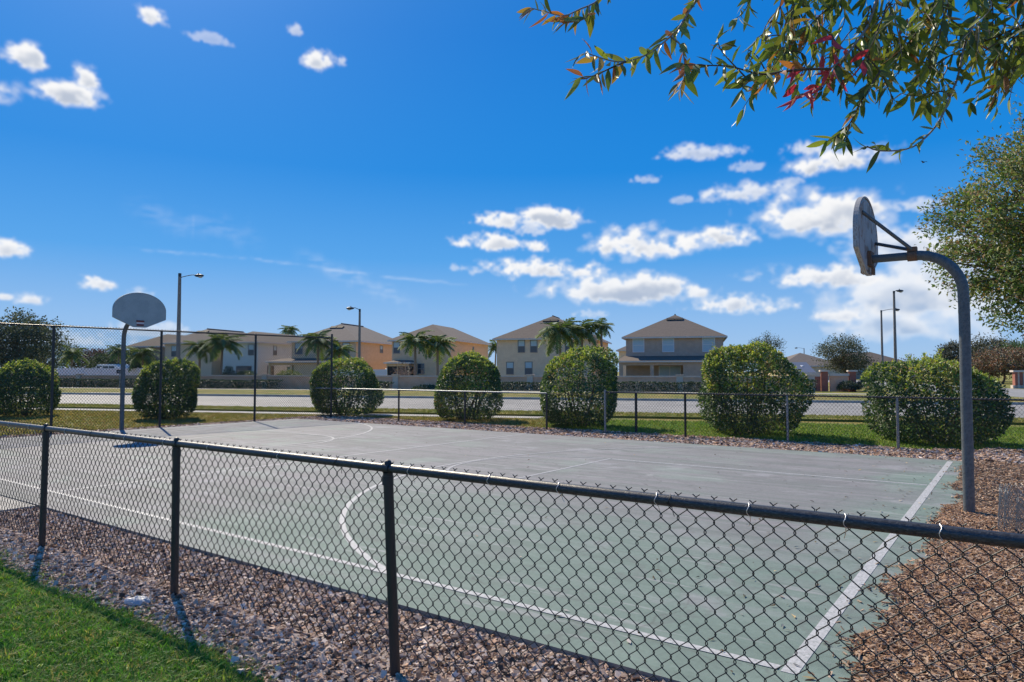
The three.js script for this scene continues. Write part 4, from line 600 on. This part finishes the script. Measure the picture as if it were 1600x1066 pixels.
// ================================================================ PALMS AND TREES
const palmTint = [[0.1, 0.17, 0.03], [0.14, 0.21, 0.04], [0.2, 0.25, 0.055], [0.08, 0.13, 0.028]];
function frondGeo(seed, len) { // arching rachis with drooping leaflets
  const r = rngOf(seed), curve = new THREE.QuadraticBezierCurve3(new THREE.Vector3(0, 0, 0), new THREE.Vector3(len * 0.45, len * (0.28 + 0.22 * r()), 0), new THREE.Vector3(len * 0.92, -len * (0.12 + 0.35 * r()), len * 0.1 * (r() - 0.5))), pos = [], col = [], idx = [];
  const quad = (a, b, c, d, k) => { const n = pos.length / 3; for (const v of [a, b, c, d]) { pos.push(v.x, v.y, v.z); col.push(...k); } idx.push(n, n + 1, n + 2, n, n + 2, n + 3); };
  for (let i = 0; i < 34; i++) { const t = 0.1 + 0.9 * i / 34, p = curve.getPoint(t), q = curve.getPoint(Math.min(1, t + 0.03)), l = len * 0.34 * Math.sin(Math.PI * (0.15 + 0.8 * t)) * (0.8 + 0.4 * r());
    for (const s of [-1, 1]) { const tip = new THREE.Vector3(p.x + l * 0.45, p.y - l * (0.35 + 0.45 * r()), p.z + s * l * (0.55 + 0.35 * r())); const k = vary(r, pick(r, palmTint), 0.25), w = 0.028; quad(p, q, new THREE.Vector3(tip.x + w, tip.y, tip.z), new THREE.Vector3(tip.x - w, tip.y, tip.z), k); } }
  for (let i = 0; i < 10; i++) { const p = curve.getPoint(i / 10), q = curve.getPoint((i + 1) / 10), w = 0.03 * (1 - i / 12); quad(new THREE.Vector3(p.x, p.y - w, p.z - w), new THREE.Vector3(q.x, q.y - w, q.z - w), new THREE.Vector3(q.x, q.y + w, q.z + w), new THREE.Vector3(p.x, p.y + w, p.z + w), [0.14, 0.14, 0.05]); }
  const g = new THREE.BufferGeometry(); g.setAttribute('position', new THREE.Float32BufferAttribute(pos, 3)); g.setAttribute('color', new THREE.Float32BufferAttribute(col, 3)); g.setIndex(idx); g.computeVertexNormals(); return g;
}
const fronds = [1, 2, 3, 4, 5].map((k) => frondGeo(900 + k, 2.3)), palmBark = std({ map: scaled(mottled([0.2, 0.165, 0.13], [0.29, 0.25, 0.2], 163, 16), 2, 8), roughness: 0.95 });
function palm(label, pos, h, scale, seed, n = 17) {
  const o = thing('palm_tree', label, 'palm', pos, seed * 2.1, 'queen palms along the wall'), r = rngOf(seed), bx = (r() - 0.5) * 0.4;
  mesh('trunk', taper([[0, -0.1, 0], [bx * 0.5, h * 0.5, 0], [bx, h, 0]], 0.15, 0.1, 10, 9), palmBark, o);
  mesh('crown_shaft', taper([[bx, h - 0.1, 0], [bx, h + 0.45 * scale, 0]], 0.11, 0.05, 3, 8), plain(0.12, 0.14, 0.05, 0.7), o);
  for (let i = 0; i < n; i++) { const f = mesh('frond', fronds[i % 5], dullLeafMat, o), up = i / n; f.position.set(bx, h + 0.3 * scale, 0); f.rotation.set(0, i * 2.4 + r() * 0.5, mix(-0.55, 1.05, up) + 0.2 * (r() - 0.5), 'YXZ'); f.scale.setScalar(scale * (0.85 + 0.3 * r())); }
}
const px = (u, D) => (u - 800) / 1090 * D;
palm('fuller palm of the pair in front of the white vinyl fence', new THREE.Vector3(px(345, 74), 0, -74), 4.0, 1.05, 1001, 20);
palm('smaller palm of the pair in front of the white vinyl fence', new THREE.Vector3(px(312, 75), 0, -75), 3.7, 0.85, 1002);
palm('left palm of the clump before the big hip roof', new THREE.Vector3(px(497, 70), 0, -70), 4.1, 0.9, 1003, 19);
palm('lower palm of the clump before the big hip roof', new THREE.Vector3(px(528, 70), 0, -70), 3.3, 0.75, 1004);
palm('palm with a visible trunk before the screened porch', new THREE.Vector3(px(649, 62), 0, -62), 3.9, 0.8, 1005, 18);
palm('drooping palm right of the screened porch', new THREE.Vector3(px(684, 63), 0, -63), 3.6, 0.85, 1006, 19);
palm('left palm of three behind the widest bush', new THREE.Vector3(px(877, 65), 0, -65), 4.7, 1.05, 1007, 20);
palm('middle palm of three behind the widest bush', new THREE.Vector3(px(908, 66), 0, -66), 4.9, 0.95, 1008, 19);
palm('tallest right palm of three behind the widest bush', new THREE.Vector3(px(940, 66), 0, -66), 5.5, 0.62, 1009, 18);
palm('slim palm seen through the tall fence near the left oak', new THREE.Vector3(px(112, 82), 0, -82), 3.1, 0.85, 1010);
palm('palm behind the far hoop pole', new THREE.Vector3(px(222, 76), 0, -76), 2.9, 0.9, 1011);
palm('small palm left of the far hoop pole', new THREE.Vector3(px(186, 84), 0, -84), 3.6, 0.75, 1012);
palm('distant palm in the gap between the beige and peach houses', new THREE.Vector3(px(773, 112), 0, -112), 5.0, 0.9, 1013);
palm('distant palm behind the narrow blue grey house', new THREE.Vector3(px(452, 128), 0, -128), 8.6, 0.9, 1014);

function tree(name, label, pos, { h, rx, ry, cy, n = 6000, size = 0.2, tints, seed, clusters = 90, spread = 0.2, trunk = 0.16, shell = 0.45, twigs = 0.9, group, slim = 0.5 }) {
  const o = thing(name, label, 'tree', pos, 0, group), r = rngOf(seed), cs = [];
  for (let i = 0; i < clusters; i++) { const d = new THREE.Vector3(); do d.set(r() * 2 - 1, r() * 2 - 1, r() * 2 - 1); while (d.lengthSq() > 1 || d.lengthSq() < shell * shell); const k = 0.9 + 0.25 * (fbm(d.x * 2 + seed, d.y * 2 + d.z * 2, 3, 2) - 0.5); cs.push(new THREE.Vector3(d.x * rx * k, cy + d.y * ry * k, d.z * rx * k)); }
  const base = Math.max(0.4, cy - ry * 0.75);
  mesh('trunk', taper([[0, -0.1, 0], [0.06 * rx, base * 0.6, 0.03], [0, cy, 0]], trunk, trunk * 0.45, 10, 9), barkMat, o);
  const lim = []; cs.forEach((c, i) => { if (r() < twigs) { const y0 = mix(base * 0.9, cy, r()); const m = new THREE.Vector3(c.x * 0.5, mix(y0, c.y, 0.62), c.z * 0.5); lim.push(taper([[0, y0, 0], m, c, c.clone().multiplyScalar(1.08).setY(c.y * 1.03)], trunk * (i % 5 ? 0.16 : 0.4), 0.006, 7, 4)); } });
  if (lim.length) mesh('limbs', mergeGeometries(lim), barkMat, o);
  mesh('crown', leafCloud(seed + 1, n, (q) => { const c = cs[Math.floor(q() * cs.length)], g = () => (q() + q() + q() - 1.5) * 1.5; return [new THREE.Vector3(c.x + g() * spread * rx, c.y + g() * spread * ry * 0.85, c.z + g() * spread * rx), new THREE.Vector3(c.x / rx, (c.y - cy) / ry, c.z / rx)]; }, size, (q) => vary(q, pick(q, tints), 0.3), slim), dullLeafMat, o);
  return o;
}
const oakTints = [[0.07, 0.095, 0.04], [0.1, 0.12, 0.055], [0.14, 0.155, 0.08], [0.05, 0.07, 0.03]];
tree('oak_tree', 'spreading dark oak at the far left behind the tall fence', new THREE.Vector3(px(22, 58), 0, -58), { h: 7, rx: 3.5, ry: 2.7, cy: 4.0, n: 11000, size: 0.22, tints: oakTints, seed: 1101, clusters: 120 });
tree('oak_tree', 'small rounded oak with bare trunk beside the entrance wall', new THREE.Vector3(px(1318, 60), 0, -60), { h: 4.8, rx: 2.3, ry: 1.75, cy: 3.0, n: 8000, size: 0.14, tints: oakTints, seed: 1102, clusters: 110, trunk: 0.13, spread: 0.17 });
tree('oak_tree', 'thin oak behind the tall bright green bush', new THREE.Vector3(px(1196, 76), 0, -76), { h: 5.8, rx: 2.0, ry: 2.1, cy: 3.7, n: 4200, size: 0.15, tints: oakTints, seed: 1103, clusters: 80, spread: 0.15 });
tree('shrub_tree', 'reddish brown tree behind the monument sign', new THREE.Vector3(px(1565, 92), 0, -92), { h: 4.5, rx: 5.2, ry: 2.0, cy: 2.6, n: 8000, size: 0.3, tints: [[0.2, 0.12, 0.06], [0.15, 0.12, 0.06], [0.26, 0.12, 0.06], [0.1, 0.1, 0.045]], seed: 1104 });
tree('shrub_tree', 'grey green tree crown behind the curved hoop pole', new THREE.Vector3(px(1492, 105), 0, -105), { h: 5.5, rx: 2.4, ry: 2.3, cy: 3.6, n: 5000, size: 0.3, tints: [[0.07, 0.085, 0.045], [0.1, 0.1, 0.06]], seed: 1105 });
tree('shrub_tree', 'olive tree crown under the big tree', new THREE.Vector3(px(1545, 112), 0, -112), { h: 6, rx: 4.6, ry: 3.0, cy: 4.2, n: 8000, size: 0.32, tints: [[0.09, 0.1, 0.05], [0.12, 0.11, 0.055], [0.08, 0.085, 0.04]], seed: 1106 });
tree('shrub_tree', 'bright green tree at the right edge behind the sign', new THREE.Vector3(px(1625, 100), 0, -100), { h: 6, rx: 4.6, ry: 3.0, cy: 3.6, n: 8000, size: 0.3, tints: [[0.06, 0.12, 0.03], [0.09, 0.15, 0.035]], seed: 1107 });
const backGreens = [[0.05, 0.085, 0.022], [0.075, 0.11, 0.03], [0.1, 0.12, 0.04]];
[[70, 100, 4.5, 2.6, 3.0, 'dark green tree between the oak and the slim palm'], [150, 104, 4.6, 2.0, 2.6, 'rusty purple tree behind the slim palm'], [178, 96, 3.6, 1.5, 2.2, 'low green tree above the white van'], [205, 100, 3.0, 1.7, 2.4, 'green tree at the brown house corner']].forEach(([u, D, rx, ry, cy, label], i) =>
  tree('shrub_tree', label, new THREE.Vector3(px(u, D), 0, -D), { h: 5, rx, ry, cy: cy + 0.3, n: 6000, size: 0.26, tints: i === 1 ? [[0.16, 0.085, 0.075], [0.12, 0.08, 0.06], [0.09, 0.09, 0.05]] : backGreens, seed: 1110 + i }));
// shrubs in front of walls
function shrub(label, pos, rx, h, tints, seed, n = 1500, size = 0.16) { const o = thing('shrub', label, 'shrub', pos, 0); mesh('foliage', leafCloud(seed, n, (r) => { const a = r() * 6.283, q = Math.sqrt(r()), y = Math.sqrt(Math.max(0, 1 - q * q)); return [new THREE.Vector3(Math.cos(a) * q * rx, 0.05 + y * h * (0.35 + 0.65 * r()), Math.sin(a) * q * rx), new THREE.Vector3(Math.cos(a) * q, 0.8, Math.sin(a) * q)]; }, size, (r) => vary(r, pick(r, tints), 0.3), 0.4), leafMat, o); mesh('stem', cyl(0.03, 0.02, h * 0.5, 6), barkMat, o); }
shrub('dark shrub in front of the entrance wall', RD(7.0, 34), 0.8, 0.75, [[0.03, 0.05, 0.02], [0.04, 0.07, 0.025]], 1131);
shrub('pale spiky shrub at the foot of the small oak', RD(8.4, 34.5), 0.75, 0.95, [[0.14, 0.17, 0.11], [0.2, 0.23, 0.16], [0.07, 0.1, 0.05]], 1132);
shrub('yellow green shrub above the wall by the fence corner', new THREE.Vector3(px(452, 72), 0.4, -72), 1.6, 1.3, [[0.13, 0.18, 0.05], [0.2, 0.22, 0.05]], 1133, 2200);
shrub('green shrub above the wall left of the fence corner', new THREE.Vector3(px(385, 73), 0.4, -73), 1.5, 1.2, [[0.07, 0.11, 0.03], [0.11, 0.15, 0.04]], 1134, 2000);
shrub('dark green shrub rising before the white vinyl fence', new THREE.Vector3(px(358, 70), 0.2, -70), 0.7, 1.9, [[0.04, 0.07, 0.02], [0.06, 0.1, 0.03]], 1135, 1500);
shrub('low planting before the monument sign', RD(28, 48), 2.6, 0.5, [[0.1, 0.11, 0.05], [0.16, 0.13, 0.06], [0.06, 0.09, 0.03]], 1136, 2500);
shrub('small round shrub beside the side street', RD(10.6, 33), 0.7, 0.7, [[0.08, 0.1, 0.04], [0.12, 0.13, 0.06]], 1137, 1200);
shrub('low shrub at the foot of the palm before the porch', RD(-26.6, 27.4), 1.1, 0.35, [[0.05, 0.08, 0.025], [0.08, 0.11, 0.03]], 1138, 900);
function bare(label, pos, h, seed) { const o = thing('bare_shrub', label, 'shrub', pos, 0), r = rngOf(seed), gs = []; for (let i = 0; i < 26; i++) { const a = r() * 6.283, q = 0.25 + 0.75 * r(), x = Math.cos(a) * q * h * 0.42, z = Math.sin(a) * q * h * 0.42, t = h * (0.6 + 0.4 * r()); gs.push(taper([[0, 0, 0], [x * 0.3, t * 0.45, z * 0.3], [x, t, z]], 0.03, 0.008, 6, 4)); for (let k = 0; k < 2; k++) gs.push(taper([[x * 0.5, t * 0.62, z * 0.5], [x * 0.9 + (r() - 0.5) * 0.5, t * 0.95, z * 0.9 + (r() - 0.5) * 0.5]], 0.012, 0.006, 3, 4)); } mesh('branches', mergeGeometries(gs), plain(0.3, 0.24, 0.2, 0.9), o); mesh('last_leaves', leafCloud(seed + 1, 160, (q) => { const a = q() * 6.283, k = Math.sqrt(q()) * h * 0.42; return [new THREE.Vector3(Math.cos(a) * k, h * (0.55 + 0.45 * q()), Math.sin(a) * k), new THREE.Vector3()]; }, 0.14, (q) => vary(q, pick(q, [[0.2, 0.12, 0.07], [0.12, 0.09, 0.06]])), 0.5), dullLeafMat, o); }
bare('leafless pale shrub before the screened porch', new THREE.Vector3(px(629, 61), 0, -61), 2.4, 1141);
bare('bare branching tree behind the rightmost bush', new THREE.Vector3(px(1432, 66), 0, -66), 3.2, 1142);
bare('second bare tree beside the twin street lamps', new THREE.Vector3(px(1408, 70), 0, -70), 3.0, 1143);
// ---- big tree at the right edge, trunk outside the frame
tree('shade_tree', 'large leafy tree with bare twigs at the right edge', new THREE.Vector3(15.0, -0.06, -18.4), { h: 9, rx: 3.55, ry: 3.5, cy: 5.6, n: 62000, size: 0.115, tints: [[0.12, 0.2, 0.03], [0.17, 0.26, 0.04], [0.25, 0.31, 0.06], [0.36, 0.34, 0.12], [0.08, 0.14, 0.025], [0.14, 0.22, 0.03], [0.32, 0.2, 0.09]], seed: 1151, clusters: 420, spread: 0.085, trunk: 0.2, shell: 0.35, twigs: 0.95, slim: 0.45 });

// ================================================================ OAK BRANCHES OVERHEAD
{
  const o = thing('overhanging_oak', 'leafy oak branches hanging into the top right with red and orange leaves', 'tree', new THREE.Vector3(3.9, 0, -1.7), 0), O = o.position;
  const limb = [[3.9, 2.5, -1.75], [3.1, 3.15, -2.2], [2.2, 3.42, -2.6], [1.3, 3.4, -2.65], [0.5, 3.25, -2.55]].map((p) => new THREE.Vector3(...p).sub(O)), limbCurve = new THREE.CatmullRomCurve3(limb);
  mesh('trunk', taper([[0, -0.1, 0], [0.05, 1.5, -0.02], [0, 2.6, -0.05], [0.3, 4.2, 0.3], [0.5, 5.6, 0.6]], 0.17, 0.07, 14, 12), barkMat, o); mesh('limb', taper(limb, 0.05, 0.014, 20, 8), barkMat, o);
  const data = [
  [0.01, [[1.427,3.133,-2.55],[1.342,2.964,-2.51],[1.284,2.843,-2.47],[1.216,2.758,-2.43],[1.155,2.689,-2.39],[1.091,2.635,-2.35]]],
  [0.005, [[1.091,2.635,-2.35],[1.0,2.62,-2.317],[0.906,2.597,-2.283],[0.819,2.574,-2.25],[0.704,2.585,-2.217],[0.592,2.574,-2.183],[0.538,2.563,-2.15]]],
  [0.006, [[0.705,3.079,-2.5],[0.665,2.939,-2.462],[0.625,2.872,-2.425],[0.581,2.795,-2.388],[0.517,2.725,-2.35],[0.454,2.667,-2.312],[0.361,2.626,-2.275],[0.293,2.622,-2.238],[0.237,2.623,-2.2]]],
  [0.0035, [[0.368,2.617,-2.25],[0.311,2.576,-2.217],[0.265,2.541,-2.183],[0.215,2.52,-2.15]]],
  [0.0035, [[0.568,2.765,-2.35],[0.577,2.71,-2.337],[0.586,2.642,-2.325],[0.578,2.581,-2.312],[0.562,2.543,-2.3]]],
  [0.005, [[0.376,3.055,-2.5],[0.312,2.937,-2.46],[0.238,2.881,-2.42],[0.178,2.837,-2.38],[0.11,2.832,-2.34],[0.065,2.822,-2.3]]],
  [0.0035, [[0.281,2.893,-2.4],[0.264,2.838,-2.383],[0.233,2.812,-2.367],[0.187,2.799,-2.35]]],
  [0.007, [[1.857,3.138,-2.6],[1.78,2.994,-2.564],[1.699,2.865,-2.527],[1.645,2.775,-2.491],[1.597,2.653,-2.455],[1.544,2.569,-2.418],[1.486,2.475,-2.382],[1.429,2.415,-2.345],[1.352,2.355,-2.309],[1.278,2.328,-2.273],[1.185,2.316,-2.236],[1.135,2.317,-2.2]]],
  [0.0035, [[1.509,2.586,-2.35],[1.456,2.552,-2.337],[1.398,2.534,-2.325],[1.348,2.526,-2.312],[1.308,2.53,-2.3]]],
  [0.0035, [[1.275,2.732,-2.4],[1.28,2.641,-2.383],[1.298,2.575,-2.367],[1.31,2.524,-2.35]]],
  [0.004, [[1.266,2.63,-2.4],[1.206,2.529,-2.375],[1.159,2.452,-2.35],[1.114,2.406,-2.325],[1.054,2.367,-2.3]]],
  [0.003, [[1.145,2.442,-2.32],[1.128,2.394,-2.31],[1.116,2.365,-2.3]]],
  [0.006, [[2.047,2.963,-2.6],[1.933,2.909,-2.58],[1.809,2.849,-2.56],[1.687,2.799,-2.54],[1.578,2.741,-2.52],[1.482,2.677,-2.5]]],
  [0.004, [[1.962,2.732,-2.5],[1.856,2.701,-2.483],[1.792,2.677,-2.467],[1.75,2.646,-2.45]]],
  [0.006, [[1.726,3.223,-2.7],[1.653,3.047,-2.663],[1.573,2.926,-2.625],[1.481,2.821,-2.587],[1.394,2.747,-2.55]]],
  [0.005, [[1.107,3.109,-2.55],[1.061,2.966,-2.512],[1.02,2.874,-2.475],[0.963,2.785,-2.438],[0.925,2.726,-2.4]]],
  [0.005, [[1.295,3.113,-2.6],[1.208,2.987,-2.575],[1.123,2.901,-2.55],[1.051,2.823,-2.525],[0.993,2.756,-2.5]]],
  [0.005, [[2.054,3.145,-2.7],[1.957,3.041,-2.675],[1.862,2.952,-2.65],[1.788,2.851,-2.625],[1.754,2.777,-2.6]]],
  [0.0035, [[1.208,2.739,-2.5],[1.151,2.658,-2.467],[1.078,2.598,-2.433],[0.996,2.561,-2.4]]],
  [0.0035, [[0.874,3.002,-2.45],[0.849,2.923,-2.433],[0.815,2.863,-2.417],[0.783,2.836,-2.4]]],
  [0.003, [[0.856,2.617,-2.35],[0.783,2.565,-2.3],[0.756,2.523,-2.25]]],
  [0.003, [[0.746,2.644,-2.35],[0.705,2.674,-2.3],[0.674,2.69,-2.25]]]];
  const rng = rngOf(1201), leaves = [], curves = [], limbPts = limbCurve.getPoints(60), grey = plain(0.27, 0.24, 0.22, 0.7);
  const nearest = (p, list) => list.reduce((a, b) => (b.distanceToSquared(p) < a.distanceToSquared(p) ? b : a));
  const addTwig = (pts, r0, density, dense) => {
    const c = new THREE.CatmullRomCurve3(pts), L = c.getLength(); curves.push(...c.getPoints(12)); mesh('branch', taper(pts, r0, Math.max(0.0012, r0 * 0.3), Math.max(8, pts.length * 3), 6), rng() < 0.25 ? grey : twigMat, o);
    const n = Math.round(L * density); for (let i = 0; i < n; i++) { const t = 0.12 + 0.88 * (i + 0.6 * rng()) / n; leaves.push([c.getPointAt(Math.min(1, t)), c.getTangentAt(Math.min(1, t)), i % 2 ? 1 : -1]); }
    leaves.push([c.getPointAt(1), c.getTangentAt(1), 0], [c.getPointAt(1), c.getTangentAt(1), 1]);
  };
  for (const [r0, raw] of data) { const pts = raw.map((p) => new THREE.Vector3(...p).sub(O)); if (raw[0][1] > 2.95) pts.unshift(nearest(pts[0], limbPts)); else { const q = nearest(pts[0], curves); if (q.distanceTo(pts[0]) < 0.2) pts[0] = q.clone(); } addTwig(pts, r0, r0 > 0.0065 ? 30 : 62); }
  // side twigs that fill the dense part over the court's right end
  for (let i = 0; i < 190; i++) { const t = rng(), b = new THREE.Vector3(mix(0.95, 2.3, Math.pow(t, 0.85)), mix(2.72, 3.14, rng()), mix(-2.3, -2.8, rng())).sub(O), q = nearest(b, [...limbPts, ...curves]), d = b.clone().sub(q); if (d.length() > 0.5) continue; const e = b.clone().add(new THREE.Vector3((rng() - 0.65) * 0.16, -0.05 - 0.1 * rng(), (rng() - 0.5) * 0.1)); addTwig([q, q.clone().lerp(b, 0.5).add(new THREE.Vector3(0, 0.02, 0)), b, e], 0.003, 32); }
  // single leaves: a folded, pointed blade
  const leafGeo = (seed, slim) => { const r = rngOf(seed), pos = [], idx = [], N = 6, curl = (r() - 0.4) * 0.75, twist = (r() - 0.5) * 0.5; for (let i = 0; i <= N; i++) { const t = i / N, w = slim * Math.sin(Math.PI * Math.pow(t, 0.8)) ** 0.9 + (i === 0 ? 0.02 : 0), y = -curl * t * t; const b = twist * t, z0 = 0.1 * Math.sin(t * 3 + seed) * (0.4 + r() * 0.2); pos.push(t, y + (0.3 - b) * w, z0 - w, t, y, z0, t, y + (0.3 + b) * w, z0 + w); } for (let i = 0; i < N; i++) { const k = i * 3; idx.push(k, k + 1, k + 3, k + 1, k + 4, k + 3, k + 1, k + 2, k + 4, k + 2, k + 5, k + 4); } const g = new THREE.BufferGeometry(); g.setAttribute('position', new THREE.Float32BufferAttribute(pos, 3)); g.setIndex(idx); g.computeVertexNormals(); return g; };
  const shapes = [leafGeo(1, 0.11), leafGeo(2, 0.14), leafGeo(3, 0.12), leafGeo(4, 0.16), leafGeo(5, 0.1), leafGeo(6, 0.13), leafGeo(9, 0.15)];
  const lm = (r, g, b) => phys({ color: RGB(r, g, b), roughness: 0.9, transmission: 0.45, thickness: 0, clearcoat: 0.4, clearcoatRoughness: 0.3, side: THREE.DoubleSide });
  const green = [lm(0.11, 0.17, 0.02), lm(0.17, 0.24, 0.025), lm(0.07, 0.11, 0.018), lm(0.26, 0.32, 0.03), lm(0.2, 0.22, 0.025)], warm = [lm(0.5, 0.19, 0.03), lm(0.42, 0.26, 0.035), lm(0.33, 0.12, 0.03)], red = [lm(0.5, 0.03, 0.05), lm(0.58, 0.05, 0.08)];
  const redAt = new THREE.Vector3(1.07, 2.66, -2.33).sub(O), warmAt = [[0.12, 2.83, -2.34], [0.56, 2.57, -2.3], [0.25, 2.56, -2.2], [0.98, 2.55, -2.33]].map((p) => new THREE.Vector3(...p).sub(O));
  const q = new THREE.Quaternion(), M = new THREE.Matrix4(), X = new THREE.Vector3(), Y = new THREE.Vector3(), Z = new THREE.Vector3(), rest = [], made = [];
  for (const [p, t, side] of leaves) {
    const out = new THREE.Vector3(rng() - 0.5, rng() - 0.5, rng() - 0.5).cross(t).normalize(); X.copy(t).multiplyScalar(0.55).addScaledVector(out, side ? 0.75 : 0.15).add(new THREE.Vector3(0, -0.42, 0)).normalize(); Y.set(rng() - 0.5, 0.6 * (rng() - 0.2), rng() - 0.5).normalize(); Z.crossVectors(X, Y).normalize(); Y.crossVectors(Z, X); M.makeBasis(X, Y, Z); q.setFromRotationMatrix(M);
    const dr = p.distanceTo(redAt), dw = Math.min(...warmAt.map((w) => p.distanceTo(w))), m = dr < 0.15 && rng() < 0.7 ? pick(rng, red) : dw < 0.13 && rng() < 0.55 || rng() < 0.05 ? pick(rng, warm) : pick(rng, green), L = (0.052 + 0.038 * rng()) * (side ? 1 : 0.85);
    made.push([p, q.clone(), L, pick(rng, shapes), m]);
  }
  made.sort((a, b) => (a[0].y - b[0].y)); const rests = new Map();
  made.forEach(([p, qq, L, g, m], i) => { if (i < 300) { const l = mesh('leaf', g, m, o); l.position.copy(p); l.quaternion.copy(qq); l.scale.setScalar(L); } else { if (!rests.has(m)) rests.set(m, []); rests.get(m).push(g.clone().applyMatrix4(new THREE.Matrix4().compose(p, qq, new THREE.Vector3(L, L, L)))); } });
  for (const [m, gs] of rests) mesh('leaves', mergeGeometries(gs), m, o).userData.kind = 'stuff';
}
// ================================================================ SMALL THINGS
{
  const g = new THREE.IcosahedronGeometry(0.055, 3), p = g.attributes.position; for (let i = 0; i < p.count; i++) { const x = p.getX(i), y = p.getY(i), z = p.getZ(i), k = 0.65 + 0.8 * fbm(x * 40 + 9, y * 40 + z * 33, 7, 3); p.setXYZ(i, x * k * 1.5, Math.max(-0.02, y * k * 0.75), z * k); } g.computeVertexNormals();
  const o = mesh(numbered('crumpled_plastic'), g, phys({ color: RGB(0.6, 0.6, 0.62), roughness: 0.5, transmission: 0.3, thickness: 0 }), scene); o.position.copy(CT(4.55, -6.86, -0.02)); o.userData = { label: 'crumpled white plastic scrap on the bark near the lawn edge', category: 'litter' };
}
{
  const o = thing('bird', 'tiny dark bird gliding in the sky beside the big tree', 'bird', new THREE.Vector3(px(1451, 70), 1.6 + 330 / 1090 * 70, -70), 0.3), d = plain(0.02, 0.02, 0.022, 0.8);
  mesh('body', new THREE.SphereGeometry(1, 12, 8).scale(0.06, 0.055, 0.2), d, o);
  for (const s of [-1, 1]) { const w = new THREE.BufferGeometry(); w.setAttribute('position', new THREE.Float32BufferAttribute([0, 0.02, -0.1, 0, 0.02, 0.09, s * 0.26, 0.11, -0.08, s * 0.26, 0.11, 0.07, s * 0.52, 0.05, 0.04, s * 0.26, 0.09, 0, 0, 0.0, 0], 3)); w.setIndex([0, 1, 2, 1, 3, 2, 2, 3, 4, 0, 5, 6, 6, 5, 1, 5, 2, 4, 5, 4, 3]); w.computeVertexNormals(); mesh('wing', w, d, o); }
}
renderer.render(scene, camera);
